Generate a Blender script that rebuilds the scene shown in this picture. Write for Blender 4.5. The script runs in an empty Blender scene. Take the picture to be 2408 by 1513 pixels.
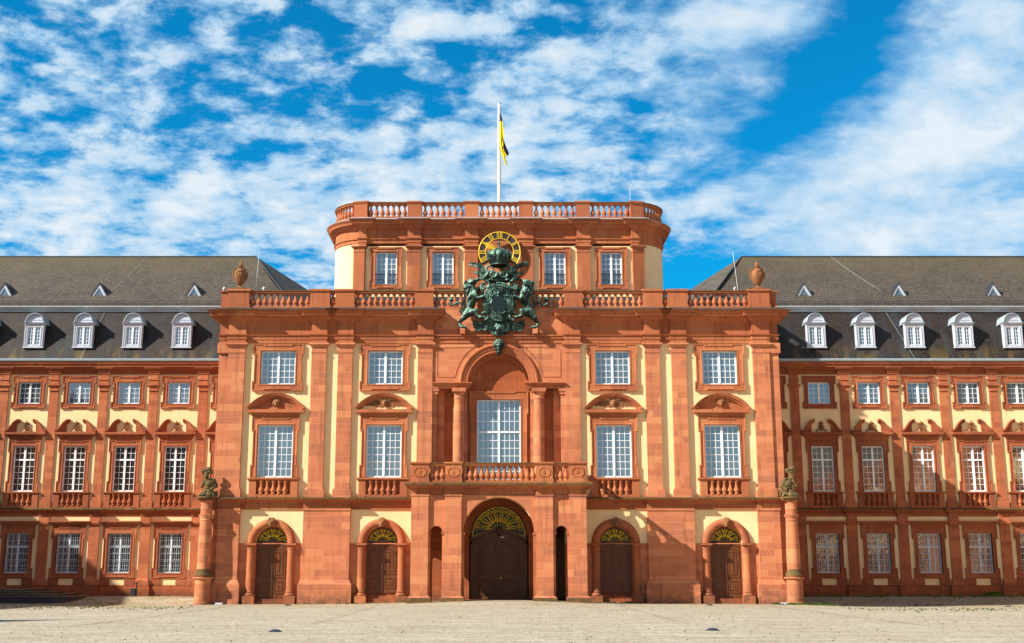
import bpy, bmesh, math, random
from mathutils import Vector, Matrix, Euler
R = math.radians
PI = math.pi
rnd = random.Random(7)
scn = bpy.context.scene
col = scn.collection

# ------------------------------------------------------------ camera
TILT = math.atan(591 / 2825.)
cam = bpy.data.cameras.new('camera'); camo = bpy.data.objects.new('camera', cam); col.objects.link(camo)
camo.location = (0, -84.9, 2.09); camo.rotation_euler = (PI / 2 + TILT, 0, 0)
cam.sensor_width = 36; cam.lens = 36 * 2825 / 2408.; cam.shift_x = 31 / 2408.
cam.clip_start = .5; cam.clip_end = 5000
scn.camera = camo
scn.view_settings.view_transform = 'Standard'; scn.view_settings.look = 'None'
scn.view_settings.exposure = 1.0; scn.view_settings.gamma = 1

# ------------------------------------------------------------ node helpers
class NT:
    def __init__(s, tree): s.t = tree; s.n = tree.nodes; s.l = tree.links; s.n.clear()
    def node(s, typ, **kw):
        n = s.n.new(typ)
        for k, v in kw.items(): setattr(n, k, v)
        return n
    def put(s, sock, v):
        if isinstance(v, bpy.types.NodeSocket): s.l.new(v, sock)
        elif v is not None: sock.default_value = v
    def m(s, op, a, b=None, c=None, clamp=False):
        n = s.node('ShaderNodeMath', operation=op, use_clamp=clamp)
        s.put(n.inputs[0], a); s.put(n.inputs[1], b); s.put(n.inputs[2], c)
        return n.outputs[0]
    def sep(s, v):
        n = s.node('ShaderNodeSeparateXYZ'); s.put(n.inputs[0], v); return n.outputs
    def comb(s, x=0, y=0, z=0):
        n = s.node('ShaderNodeCombineXYZ'); s.put(n.inputs[0], x); s.put(n.inputs[1], y); s.put(n.inputs[2], z); return n.outputs[0]
    def noise(s, vec, scale=1, detail=4, rough=.55, dist=0, lac=2):
        n = s.node('ShaderNodeTexNoise'); s.put(n.inputs['Vector'], vec)
        n.inputs['Scale'].default_value = scale; n.inputs['Detail'].default_value = detail
        n.inputs['Roughness'].default_value = rough; n.inputs['Distortion'].default_value = dist
        n.inputs['Lacunarity'].default_value = lac
        return n.outputs[0]
    def mixc(s, f, a, b, blend='MIX'):
        n = s.node('ShaderNodeMix', data_type='RGBA', blend_type=blend)
        s.put(n.inputs[0], f)
        for k, v in ((6, a), (7, b)):
            if isinstance(v, tuple): v = (*v[:3], 1)
            s.put(n.inputs[k], v)
        return n.outputs[2]
    def mr(s, v, a, b, c=0., d=1., smooth=False):
        n = s.node('ShaderNodeMapRange'); n.interpolation_type = 'SMOOTHSTEP' if smooth else 'LINEAR'
        s.put(n.inputs[0], v); s.put(n.inputs[1], a); s.put(n.inputs[2], b); s.put(n.inputs[3], c); s.put(n.inputs[4], d)
        return n.outputs[0]
    def bump(s, h, strength=.3, dist=.02):
        n = s.node('ShaderNodeBump'); s.put(n.inputs['Height'], h)
        n.inputs['Strength'].default_value = strength; n.inputs['Distance'].default_value = dist
        return n.outputs[0]
    def scalev(s, v, sc):
        n = s.node('ShaderNodeVectorMath', operation='MULTIPLY'); s.put(n.inputs[0], v); n.inputs[1].default_value = sc
        return n.outputs[0]

# ------------------------------------------------------------ world, sun
SUN = Vector((2.07, 1.0, -1.57)).normalized()      # direction the light travels
w = bpy.data.worlds.new('World'); scn.world = w; w.use_nodes = True
N = NT(w.node_tree)
sky = N.node('ShaderNodeTexSky', sky_type='NISHITA', sun_disc=False)
sky.sun_elevation = math.asin(-SUN.z); sky.sun_rotation = math.atan2(-SUN.x, -SUN.y) % (2 * PI)
sky.air_density = 1.0; sky.dust_density = .4; sky.ozone_density = 3.0; sky.altitude = 100
tc = N.node('ShaderNodeTexCoord').outputs['Generated']
X, Y, Z = N.sep(tc)
zc = N.m('ADD', N.m('MAXIMUM', Z, 0.0), .10)
pl = N.comb(N.m('DIVIDE', X, zc), N.m('DIVIDE', Y, zc), 0)
ya = N.m('MAXIMUM', N.m('ABSOLUTE', Y), .15)
U = N.m('DIVIDE', X, ya); V = N.m('DIVIDE', Z, ya)
def uv(px, py):      # where a cloud stands in the sky: tangent of azimuth and of height over the northern horizon
    v = 756.5 - py; c, s = math.cos(TILT), math.sin(TILT)
    y = 2825 * c - v * s; return (px - 1173) / y, (2825 * s + v * c) / y
def blob(px, py, rx, ry, rot, amp):
    u0, v0 = uv(px, py); c, s = math.cos(R(rot)), math.sin(R(rot))
    du = N.m('SUBTRACT', U, u0); dv = N.m('SUBTRACT', V, v0)
    a = N.m('ADD', N.m('MULTIPLY', du, c * 2700 / rx), N.m('MULTIPLY', dv, s * 2700 / rx))
    b = N.m('ADD', N.m('MULTIPLY', du, -s * 2700 / ry), N.m('MULTIPLY', dv, c * 2700 / ry))
    d = N.m('ADD', N.m('MULTIPLY', a, a), N.m('MULTIPLY', b, b))
    return N.m('MULTIPLY', N.m('EXPONENT', N.m('MULTIPLY', d, -1.0)), amp)
blobs = [(2000, 90, 260, 85, 52, -.25), (1780, 330, 220, 55, 30, -.16), (1650, 630, 230, 100, 5, -.34), (1510, 380, 45, 120, 0, -.12),
         (900, 215, 330, 90, 5, -.13), (700, 60, 80, 120, 0, -.10), (420, 300, 260, 60, -25, -.09), (60, 40, 160, 60, 0, -.10), (1290, 70, 90, 40, 0, -.10),
         (520, 500, 620, 120, 0, .17), (1050, 400, 260, 110, 10, .16), (300, 240, 150, 60, -25, .12), (1060, 60, 110, 60, 0, .15), (1330, 200, 170, 90, 0, .10),
         (1720, 60, 140, 50, 10, .20), (2150, 380, 430, 85, 20, .28), (2250, 180, 210, 80, 50, .24), (2050, 560, 420, 55, 5, .26), (1620, 480, 150, 40, 15, .12), (1250, 330, 170, 90, 0, .10)]
mask = None
for b in blobs:
    o = blob(*b); mask = o if mask is None else N.m('ADD', mask, o)
n1 = N.noise(N.scalev(pl, (1.0, 1.0, 1)), 11.0, 9, .60, .12)
n2 = N.noise(N.scalev(pl, (.9, 1.0, 1)), 2.6, 4, .5, .3)
n3 = N.noise(N.comb(U, N.m('MULTIPLY', V, 1.5), 0), 17.0, 8, .6, .3)
smooth_r = N.mr(N.m('SUBTRACT', N.m('ADD', U, N.m('MULTIPLY', V, .25)), .02), .12, .32, 0, 1, True)
dens = N.m('ADD', N.m('MULTIPLY', N.m('SUBTRACT', n1, .5), N.mr(smooth_r, 0, 1, 1.0, .40)), .5)
dens = N.m('ADD', dens, N.m('MULTIPLY', N.m('SUBTRACT', n2, .5), .35))
dens = N.m('ADD', dens, N.m('MULTIPLY', N.m('SUBTRACT', n3, .5), N.mr(smooth_r, 0, 1, .75, .20)))
dens = N.m('ADD', dens, mask)
cf = N.mr(dens, .35, .61, 0, 1, True)
cf = N.m('MULTIPLY', cf, N.mr(Y, -.35, .1, .55, 1))  # clouds thinned behind the camera to hold down the facade fill
thick = N.mr(N.m('ADD', dens, N.m('MULTIPLY', N.m('SUBTRACT', n3, .5), .7)), .50, .86, 0, 1)
cloudcol = N.mixc(thick, (3.0, 5.0, 6.9), (6.6, 7.2, 7.6))
skyt = N.mixc(1.0, sky.outputs[0], N.mixc(N.mr(Y, -.25, .15, 0, 1, True), (1.25, .98, .80), (.02, .97, 1.32)), 'MULTIPLY')  # sky behind the camera gets an added warm tint to fill the facade
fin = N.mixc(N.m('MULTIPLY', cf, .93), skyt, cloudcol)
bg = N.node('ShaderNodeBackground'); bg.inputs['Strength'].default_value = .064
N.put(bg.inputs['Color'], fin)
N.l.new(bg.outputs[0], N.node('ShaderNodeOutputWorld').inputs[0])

sun = bpy.data.lights.new('sun', 'SUN'); sun.energy = 4.6; sun.angle = R(.53); sun.color = (1, .93, .82)
suno = bpy.data.objects.new('sun', sun); col.objects.link(suno); suno.location = (-60, -60, 80)
suno.rotation_euler = SUN.to_track_quat('-Z', 'Y').to_euler()

# ------------------------------------------------------------ materials
def newmat(name):
    m = bpy.data.materials.new(name); m.use_nodes = True
    return m, NT(m.node_tree)
def finish(n, colr, rough=.85, metal=0., normal=None, spec=.3):
    p = n.node('ShaderNodeBsdfPrincipled')
    n.put(p.inputs['Base Color'], colr if not isinstance(colr, tuple) else (*colr, 1))
    n.put(p.inputs['Roughness'], rough); n.put(p.inputs['Metallic'], metal)
    p.inputs['Specular IOR Level'].default_value = spec
    if normal is not None: n.put(p.inputs['Normal'], normal)
    n.l.new(p.outputs[0], n.node('ShaderNodeOutputMaterial').inputs[0])
def wallcoord(n):
    g = n.node('ShaderNodeNewGeometry').outputs['Position']
    x, y, z = n.sep(g)
    return g, n.comb(n.m('ADD', x, n.m('MULTIPLY', y, 1.0)), z, 0), x, y, z
def stone(name, c1, c2, bw=1.25, bh=.46, mortar=.012, joint=.40, dark=(.10, .04, .025), darkamt=.5, moss=0.):
    m, n = newmat(name); g, v, x, y, z = wallcoord(n)
    b = n.node('ShaderNodeTexBrick'); n.put(b.inputs['Vector'], v)
    b.inputs['Color1'].default_value = (0, 0, 0, 1); b.inputs['Color2'].default_value = (1, 1, 1, 1); b.inputs['Mortar'].default_value = (.5, .5, .5, 1)
    b.inputs['Scale'].default_value = 1; b.inputs['Brick Width'].default_value = bw; b.inputs['Row Height'].default_value = bh
    b.inputs['Mortar Size'].default_value = mortar; b.inputs['Mortar Smooth'].default_value = .3
    b.offset = .43; b.squash = 1.35; b.squash_frequency = 3
    blk = b.outputs['Color']
    c = n.mixc(blk, c1, c2)
    c = n.mixc(n.mr(blk, .34, .0, 0, .6), c, (c1[0] * .86, c1[1] * 1.05, c1[2] * 1.4))
    c = n.mixc(n.mr(blk, .70, 1.0, 0, .55), c, (c2[0] * 1.08, c2[1] * 1.38, c2[2] * 1.28))
    big = n.noise(g, .55, 3, .6); c = n.mixc(n.mr(big, .35, .7, 0, .2), c, tuple(k * .72 for k in c1))
    vein = n.noise(n.scalev(g, (.8, .8, 9)), 1.3, 5, .65, .3); c = n.mixc(n.mr(vein, .38, .68, 0, .34), c, (c2[0] * 1.12, c2[1] * 1.15, c2[2] * 1.05))
    fine = n.noise(g, 9, 5, .7); c = n.mixc(n.mr(fine, .35, .7, .28, 0), c, tuple(k * .55 for k in c1))
    streak = n.noise(n.scalev(g, (2.2, 2.2, .22)), 1.5, 5, .6)
    c = n.mixc(n.mr(streak, .52, .76, 0, darkamt), c, dark)
    c = n.mixc(n.m('MULTIPLY', b.outputs['Fac'], joint), c, (c2[0] * 1.15, c2[1] * 1.3, c2[2] * 1.5))
    damp = n.m('MULTIPLY', n.mr(z, 1.6, .0, 0, 1), n.mr(n.noise(g, 1.7, 4, .6), .36, .58, 0, .7))
    c = n.mixc(damp, c, (.10, .06, .04))
    if moss:
        up = n.sep(n.node('ShaderNodeNewGeometry').outputs['Normal'])[2]
        mm = n.m('MULTIPLY', n.mr(n.noise(g, 2.5, 6, .7), .30, .50), n.mr(up, -.2, .5, moss * .8, moss))
        c = n.mixc(mm, c, n.mixc(n.noise(g, 1.1, 2), (.028, .024, .014), (.15, .125, .04)))
    h = n.m('ADD', n.m('MULTIPLY', fine, .6), n.m('MULTIPLY', b.outputs['Fac'], -1.0)); h = n.m('ADD', h, n.m('MULTIPLY', vein, .5))
    finish(n, c, .9, 0, n.bump(h, .5, .012), .15)
    return m
M = {}
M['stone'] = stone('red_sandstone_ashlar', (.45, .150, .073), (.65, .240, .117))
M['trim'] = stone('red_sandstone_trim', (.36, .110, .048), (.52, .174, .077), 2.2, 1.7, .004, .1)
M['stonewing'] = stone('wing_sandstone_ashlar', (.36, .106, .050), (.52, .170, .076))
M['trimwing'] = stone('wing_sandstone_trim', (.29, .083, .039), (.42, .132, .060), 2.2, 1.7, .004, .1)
M['deep'] = stone('red_sandstone_dark_and_shade', (.30, .080, .031), (.44, .125, .050), 1.5, .6, .008, .15, darkamt=.6)  # darker stone; on portico back wall and apron backs it paints in shade
M['moss'] = stone('mossy_sandstone_ledge', (.30, .10, .05), (.44, .16, .08), 1.4, 1.7, .01, .1, moss=.95)
M['urn'] = stone('weathered_sandstone_carving', (.36, .13, .06), (.50, .19, .09), 5, 5, .0, 0, darkamt=.7, moss=.55)
M['trophy'] = stone('lichen_dark_sandstone_carving', (.20, .12, .06), (.36, .22, .12), 5, 5, .0, 0, dark=(.03, .028, .018), darkamt=.9, moss=.85)
M['lava'] = stone('grey_stone_step', (.20, .17, .13), (.32, .28, .21), 1.5, .5, .01, .1, dark=(.03, .03, .025), moss=.3)
def cream():
    m, n = newmat('cream_plaster'); g = n.node('ShaderNodeNewGeometry').outputs['Position']
    c = n.mixc(n.mr(n.noise(g, .7, 4, .6), .3, .7), (.82, .60, .315), (.90, .69, .39))
    st = n.noise(n.scalev(g, (2.5, 2.5, .3)), 1.2, 5, .6)
    c = n.mixc(n.mr(st, .55, .8, 0, .30), c, (.52, .36, .17))
    f = n.noise(g, 7, 5, .7); c = n.mixc(n.mr(f, .3, .5, .14, 0), c, (.6, .42, .2))
    finish(n, c, .92, 0, n.bump(f, .25, .01), .1); return m
M['cream'] = cream()
def paint(name, c, rough=.45, var=.12, metal=0., spec=.4):
    m, n = newmat(name); g = n.node('ShaderNodeNewGeometry').outputs['Position']
    f = n.noise(g, 2.5, 5, .65)
    cc = n.mixc(n.mr(f, .35, .7, 0, var), c, tuple(k * .45 for k in c))
    finish(n, cc, rough, metal, n.bump(n.noise(g, 22, 3), .08, .004), spec); return m
M['white'] = paint('white_window_paint', (.90, .92, .95), .4, .08)
M['dormer'] = paint('pale_grey_dormer_paint', (.50, .54, .62), .5, .15)
M['gutter'] = paint('zinc_gutter', (.34, .42, .47), .45, .3)
M['lead'] = paint('zinc_flashing', (.42, .45, .48), .5, .35)
M['grille'] = paint('blue_grey_iron_grille', (.33, .42, .48), .5, .2)
M['gold'] = paint('gilded_metal', (.90, .58, .045), .35, .18, .25, .5)
M['goldpaint'] = paint('yellow_gilt_ironwork', (.95, .72, .04), .4, .12, .0, .5)
M['clockdark'] = paint('dark_clock_ring', (.035, .025, .028), .5, .3)
M['pole'] = paint('white_flagpole_paint', (.80, .82, .84), .3, .08)
M['black'] = paint('dark_metal', (.03, .035, .045), .45, .3)
M['lampglass'] = paint('dark_lamp_dome', (.02, .03, .05), .15, .1, 0, .7)
M['void'] = paint('dark_interior_void', (.022, .015, .012), .9, .1, 0, .05)
M['flagyellow'] = paint('yellow_flag_cloth', (.85, .66, .01), .8, .12, 0, .1)
M['flagblack'] = paint('blue_black_flag_cloth', (.025, .03, .07), .8, .2, 0, .1)
def wood():
    m, n = newmat('dark_brown_door_wood'); g = n.node('ShaderNodeNewGeometry').outputs['Position']
    gr = n.noise(n.scalev(g, (14, 14, .9)), 1.6, 5, .6, .4)
    c = n.mixc(n.mr(gr, .3, .7), (.075, .022, .006), (.18, .056, .014))
    finish(n, c, .45, 0, n.bump(gr, .2, .006), .4); return m
M['wood'] = wood()
def wood2():
    m, n = newmat('near_black_gate_wood'); g = n.node('ShaderNodeNewGeometry').outputs['Position']
    gr = n.noise(n.scalev(g, (14, 14, .9)), 1.6, 5, .6, .4)
    c = n.mixc(n.mr(gr, .3, .7), (.055, .020, .008), (.15, .06, .022))
    finish(n, c, .5, 0, n.bump(gr, .2, .006), .35); return m
M['wood2'] = wood2()
def glass(name, base, refl, wob=.35, tint=(.62, .84, .98)):
    m, n = newmat(name); g = n.node('ShaderNodeNewGeometry').outputs['Position']
    x, y, z = n.sep(g)
    # each pane sits a hair differently in its frame
    vor = n.node('ShaderNodeTexVoronoi'); n.put(vor.inputs['Vector'], n.comb(n.m('ADD', x, y), z, 0)); vor.inputs['Scale'].default_value = 2.2
    nz = n.noise(n.scalev(g, (1.6, 1.6, .7)), 1.6, 2, .5, .5)
    h = n.m('ADD', nz, n.m('MULTIPLY', n.sep(vor.outputs['Color'])[0], .15))
    nb = n.bump(h, wob, .02)
    d = n.node('ShaderNodeBsdfDiffuse')
    n.put(d.inputs['Color'], n.mixc(n.noise(g, .8, 3), (*base, 1)[:3], tuple(k * 2.2 for k in base)))
    gl = n.node('ShaderNodeBsdfGlossy'); gl.inputs['Roughness'].default_value = .03; gl.inputs['Color'].default_value = (*tint, 1)
    n.put(gl.inputs['Normal'], nb)
    mx = n.node('ShaderNodeMixShader'); mx.inputs[0].default_value = refl
    n.l.new(d.outputs[0], mx.inputs[1]); n.l.new(gl.outputs[0], mx.inputs[2])
    n.l.new(mx.outputs[0], n.node('ShaderNodeOutputMaterial').inputs[0]); return m
M['glass'] = glass('window_glass', (.045, .065, .075), .30, .15)
M['glassw'] = glass('old_wavy_window_glass', (.010, .012, .014), .28, .35, (.82, .88, .85))
M['glassd'] = glass('dark_fanlight_glass', (.010, .011, .011), .02)
def slate(name, ca, cb, fleck, rowh, bw, lich, rot, flecks=.5):
    m, n = newmat(name); g = n.node('ShaderNodeNewGeometry').outputs['Position']
    x, y, z = n.sep(g)
    run = n.m('ADD', n.m('MULTIPLY', z, 1.15), n.m('MULTIPLY', n.m('SUBTRACT', x, 0.), rot))
    v = n.comb(n.m('ADD', x, n.m('MULTIPLY', y, .3)), run, 0)
    b = n.node('ShaderNodeTexBrick'); n.put(b.inputs['Vector'], v)
    b.inputs['Color1'].default_value = (0, 0, 0, 1); b.inputs['Color2'].default_value = (1, 1, 1, 1); b.inputs['Mortar'].default_value = (.1, .1, .1, 1)
    b.inputs['Scale'].default_value = 1; b.inputs['Brick Width'].default_value = bw; b.inputs['Row Height'].default_value = rowh
    b.inputs['Mortar Size'].default_value = .02; b.inputs['Mortar Smooth'].default_value = .6
    big = n.noise(n.scalev(g, (.5, .5, .8)), .8, 5, .6)
    c = n.mixc(n.mr(big, .35, .65), ca, cb)
    c = n.mixc(n.m('MULTIPLY', b.outputs['Color'], .30), c, tuple(k * 1.9 for k in cb))
    c = n.mixc(n.m('MULTIPLY', b.outputs['Fac'], n.mr(big, .35, .65, .2, .8)), c, tuple(k * .3 for k in ca))
    fl = n.noise(n.scalev(v, (2.5, 7, 1)), 1.2, 6, .8); c = n.mixc(n.mr(fl, .56, .66, 0, flecks), c, fleck)
    if lich:
        a = n.mr(z, 21.0, 19.7, 0, 1); per = n.noise(n.scalev(g, (1.3, .3, .35)), 1.0, 4, .65)
        c = n.mixc(n.m('MULTIPLY', a, n.mr(per, .48, .60, 0, .6)), c, (.15, .10, .018))
        blue = n.noise(n.scalev(g, (1.1, .3, .16)), 1.3, 4, .6, .1)
        c = n.mixc(n.mr(blue, .50, .64, 0, .5), c, (.032, .045, .052))
    else:
        yl = n.noise(g, .5, 4, .6); c = n.mixc(n.m('MULTIPLY', n.mr(z, 27.5, 30.5), n.mr(yl, .35, .6, .15, .55)), c, (.11, .09, .035))
    h = n.m('ADD', n.m('MULTIPLY', b.outputs['Fac'], -1), n.m('MULTIPLY', b.outputs['Color'], .35))
    finish(n, c, .62, 0, n.bump(h, .6, .03), .3); return m
M['slateup'] = slate('brown_slate_upper_roof', (.046, .036, .028), (.078, .061, .046), (.25, .19, .10), .30, .34, False, -.10, .85)
M['slatelow'] = slate('dark_slate_mansard', (.012, .010, .011), (.034, .023, .017), (.06, .052, .04), .26, .42, True, -.22, .25)
M['slateside'] = paint('blue_black_slate_cheek', (.028, .036, .042), .5, .3)
def bronze():
    m, n = newmat('verdigris_bronze'); ge = n.node('ShaderNodeNewGeometry'); g = ge.outputs['Position']
    up = n.sep(ge.outputs['Normal'])[2]
    a = n.noise(g, 2.6, 6, .65, .3); st = n.noise(n.scalev(g, (4, 4, .8)), 1.5, 4, .6)
    f = n.m('ADD', n.m('MULTIPLY', a, .7), n.m('MULTIPLY', st, .5)); f = n.m('ADD', f, n.m('MULTIPLY', up, .16))
    c = n.mixc(n.mr(f, .56, .72), (.009, .019, .017), (.17, .33, .25))
    c = n.mixc(n.mr(f, .60, .62, 0, .0), c, (.30, .42, .33))
    finish(n, c, n.mr(a, .3, .7, .35, .7), .45, n.bump(n.noise(g, 14, 4, .6), .35, .02), .5); return m
M['bronze'] = bronze()
def ground_mat():
    m, n = newmat('sandy_cobblestones'); g = n.node('ShaderNodeNewGeometry').outputs['Position']
    x, y, z = n.sep(g)
    vo = n.node('ShaderNodeTexVoronoi', feature='F1'); n.put(vo.inputs['Vector'], n.comb(x, y, 0)); vo.inputs['Scale'].default_value = 6.5
    ve = n.node('ShaderNodeTexVoronoi', feature='DISTANCE_TO_EDGE'); n.put(ve.inputs['Vector'], n.comb(x, y, 0)); ve.inputs['Scale'].default_value = 6.5
    cell = n.sep(vo.outputs['Color'])[0]
    c = n.mixc(cell, (.29, .245, .17), (.51, .45, .335))
    big = n.noise(n.scalev(g, (.10, .28, 1)), 1, 5, .6, .5); c = n.mixc(n.mr(big, .40, .64, 0, .30), c, (.33, .27, .18))
    band = n.noise(n.scalev(g, (.22, 1.3, 1)), 1, 6, .7); c = n.mixc(n.mr(band, .45, .65, 0, .55), c, (.64, .60, .52))
    nearb = n.m('MULTIPLY', n.mr(y, -16, -1, 0, .55), n.mr(n.noise(n.scalev(g, (.4, .9, 1)), 1, 4, .7), .35, .6)); c = n.mixc(nearb, c, (.33, .25, .12))
    gap = n.mr(ve.outputs['Distance'], .0, .055, 1, 0); c = n.mixc(n.m('MULTIPLY', gap, .7), c, (.12, .09, .055))
    dk = n.noise(n.scalev(g, (2.6, 1.1, 1)), 1.5, 7, .8); c = n.mixc(n.mr(dk, .53, .66, 0, .75), c, (.15, .125, .09))
    gr = n.noise(n.scalev(g, (1.0, 1.8, 1)), 1.5, 6, .8); reg = n.noise(g, .16, 2)
    near = n.mr(y, -14., 2., 0, .08)
    c = n.mixc(n.mr(n.m('ADD', n.m('ADD', gr, n.m('MULTIPLY', reg, .25)), near), .74, .80, 0, .75), c, (.13, .15, .025))
    ax = n.m('ABSOLUTE', x); yr = n.m('MULTIPLY', n.mr(y, -36, -33), n.mr(y, -2.5, -5))
    for x0, hw, am in ((17.4, .16, .55), (7.7, .22, .25), (34.5, .2, .3)):
        c = n.mixc(n.m('MULTIPLY', n.m('MULTIPLY', n.mr(n.m('ABSOLUTE', n.m('SUBTRACT', n.m('ADD', ax, n.m('MULTIPLY', big, .5)), x0 + .25)), hw, hw * .5), yr), am), c, (.13, .11, .08))
    h = n.m('ADD', n.mr(ve.outputs['Distance'], 0, .12), n.m('MULTIPLY', dk, .8))
    finish(n, c, .9, 0, n.bump(h, .5, .03), .15); return m
M['ground'] = ground_mat()
M['weed'] = paint('weed_green', (.10, .15, .02), .8, .4, 0, .1)
M['panelglass'] = paint('smooth_dark_bronze_field', (.012, .026, .026), .3, .2, .3, .5)

# ------------------------------------------------------------ mesh builder
class MB:
    def __init__(s): s.v = []; s.f = []; s.smooth = False
    def add(s, vs, fs):
        o = len(s.v); s.v += [tuple(p) for p in vs]; s.f += [tuple(i + o for i in f) for f in fs]; return s
    def box(s, x0, x1, y0, y1, z0, z1):
        if x0 > x1: x0, x1 = x1, x0
        vs = [(x, y, z) for z in (z0, z1) for y in (y0, y1) for x in (x0, x1)]
        return s.add(vs, [(0, 2, 3, 1), (4, 5, 7, 6), (0, 1, 5, 4), (2, 6, 7, 3), (0, 4, 6, 2), (1, 3, 7, 5)])
    def frustum(s, x0, x1, y0, y1, z0, z1, d):      # box whose top is wider by d on the sides and front
        vs = [(x0, y0, z0), (x1, y0, z0), (x1, y1, z0), (x0, y1, z0), (x0 - d, y0 - d, z1), (x1 + d, y0 - d, z1), (x1 + d, y1, z1), (x0 - d, y1, z1)]
        return s.add(vs, [(0, 3, 2, 1), (4, 5, 6, 7), (0, 1, 5, 4), (1, 2, 6, 5), (2, 3, 7, 6), (3, 0, 4, 7)])
    def rings(s, rings, close=True, caps=True):
        n = len(rings[0]); o = len(s.v)
        for r in rings: s.v += [tuple(p) for p in r]
        k = n if close else n - 1
        for i in range(len(rings) - 1):
            for j in range(k):
                a = o + i * n + j; b = o + i * n + (j + 1) % n
                s.f.append((a, b, b + n, a + n))
        if caps:
            s.f.append(tuple(o + j for j in range(n))[::-1]); s.f.append(tuple(o + (len(rings) - 1) * n + j for j in range(n)))
        return s
    def lathe(s, cx, cy, prof, n=20, a0=0, sx=1, sy=1):
        s.smooth = True
        return s.rings([[(cx + r * sx * math.cos(a0 + 2 * PI * j / n), cy + r * sy * math.sin(a0 + 2 * PI * j / n), z) for j in range(n)] for r, z in prof])
    def tube(s, pts, rad, n=8, closed=False):
        s.smooth = True
        pts = [Vector(p) for p in pts]; L = len(pts)
        if not hasattr(rad, '__len__'): rad = [rad] * L
        rings = []; up = Vector((0.03, 1, .02)).normalized(); prev = None
        for i, p in enumerate(pts):
            if closed: t = pts[(i + 1) % L] - pts[i - 1]
            else: t = pts[min(i + 1, L - 1)] - pts[max(i - 1, 0)]
            if t.length < 1e-9: t = Vector((0, 0, 1))
            t.normalize()
            if prev is None:
                ref = up if abs(t.dot(up)) < .9 else Vector((1, 0, 0)); a = t.cross(ref).normalized()
            else:
                a = (prev - t * prev.dot(t)).normalized()
            prev = a; b = t.cross(a)
            rings.append([p + (a * math.cos(2 * PI * j / n) + b * math.sin(2 * PI * j / n)) * rad[i] for j in range(n)])
        if closed: rings.append(rings[0])
        return s.rings(rings, caps=not closed)
    def poly(s, pts, y0, y1):       # polygon in x,z pushed along y
        n = len(pts); vs = [(x, y0, z) for x, z in pts] + [(x, y1, z) for x, z in pts]
        return s.add(vs, [tuple(range(n)), tuple(range(2 * n - 1, n - 1, -1))] + [(i, i + n, (i + 1) % n + n, (i + 1) % n) for i in range(n)])
    def sweep(s, path, prof, closed=False, plane='xy', caps=True, profclosed=True):
        P = [Vector(p) for p in path]; L = len(P); offs = []
        for i in range(L):
            a = P[i] - P[i - 1] if (i > 0 or closed) else P[1] - P[0]
            b = P[(i + 1) % L] - P[i] if (i < L - 1 or closed) else P[L - 1] - P[L - 2]
            a.normalize(); b.normalize()
            na = Vector((a.y, -a.x)); nb = Vector((b.y, -b.x))
            m = na + nb; den = 1 + na.dot(nb)
            offs.append(m / max(den, .15))
        rings = []
        for i in range(L):
            r = []
            for d, h in prof:
                q = P[i] + offs[i] * d
                r.append((q.x, q.y, h) if plane == 'xy' else (q.x, h, q.y))
            rings.append(r)
        if closed: rings.append(rings[0])
        return s.rings(rings, close=profclosed, caps=caps and not closed and profclosed)
    def sheet(s, x0, x1, z0, z1, y, holes=(), axis='y'):
        xs = sorted({x0, x1, *[h[0] for h in holes if x0 < h[0] < x1], *[h[1] for h in holes if x0 < h[1] < x1]})
        zs = sorted({z0, z1, *[h[2] for h in holes if z0 < h[2] < z1], *[h[3] for h in holes if z0 < h[3] < z1]})
        for i in range(len(xs) - 1):
            for j in range(len(zs) - 1):
                mx, mz = (xs[i] + xs[i + 1]) / 2, (zs[j] + zs[j + 1]) / 2
                if any(h[0] < mx < h[1] and h[2] < mz < h[3] for h in holes): continue
                q = [(xs[i], zs[j]), (xs[i + 1], zs[j]), (xs[i + 1], zs[j + 1]), (xs[i], zs[j + 1])]
                s.add([(a, y, b) if axis == 'y' else (y, a, b) for a, b in q], [(0, 1, 2, 3)])
        return s
    def archfill(s, xc, zs, r, x0, x1, z1, y0, y1, n=24, axis='y'):    # plate x0..x1, zs..z1 with a half-round hole
        arc = [(xc + r * math.cos(PI * k / n), zs + r * math.sin(PI * k / n)) for k in range(n + 1)]
        def proj(p):
            dx, dz = p[0] - xc, p[1] - zs
            t = 1e9
            if dx > 1e-9: t = min(t, (x1 - xc) / dx)
            if dx < -1e-9: t = min(t, (x0 - xc) / dx)
            if dz > 1e-9: t = min(t, (z1 - zs) / dz)
            return (xc + dx * t, zs + dz * t)
        out = [proj(p) for p in arc]
        f = (lambda a, y, b: (a, y, b)) if axis == 'y' else (lambda a, y, b: (y, a, b))
        for k in range(n):
            a, b, c, d = arc[k], arc[k + 1], out[k + 1], out[k]
            corner = None
            for cx in (x0, x1):
                if (abs(d[0] - cx) < 1e-6) != (abs(c[0] - cx) < 1e-6) and (abs(d[1] - z1) < 1e-6 or abs(c[1] - z1) < 1e-6) and not (abs(d[1] - z1) < 1e-6 and abs(c[1] - z1) < 1e-6): corner = (cx, z1)
            q = [a, b, c] + ([corner] if corner else []) + [d]
            for yy in (y0, y1): s.add([f(p[0], yy, p[1]) for p in q], [tuple(range(len(q)))])
            s.add([f(a[0], y0, a[1]), f(b[0], y0, b[1]), f(b[0], y1, b[1]), f(a[0], y1, a[1])], [(0, 1, 2, 3)])
        return s
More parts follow.
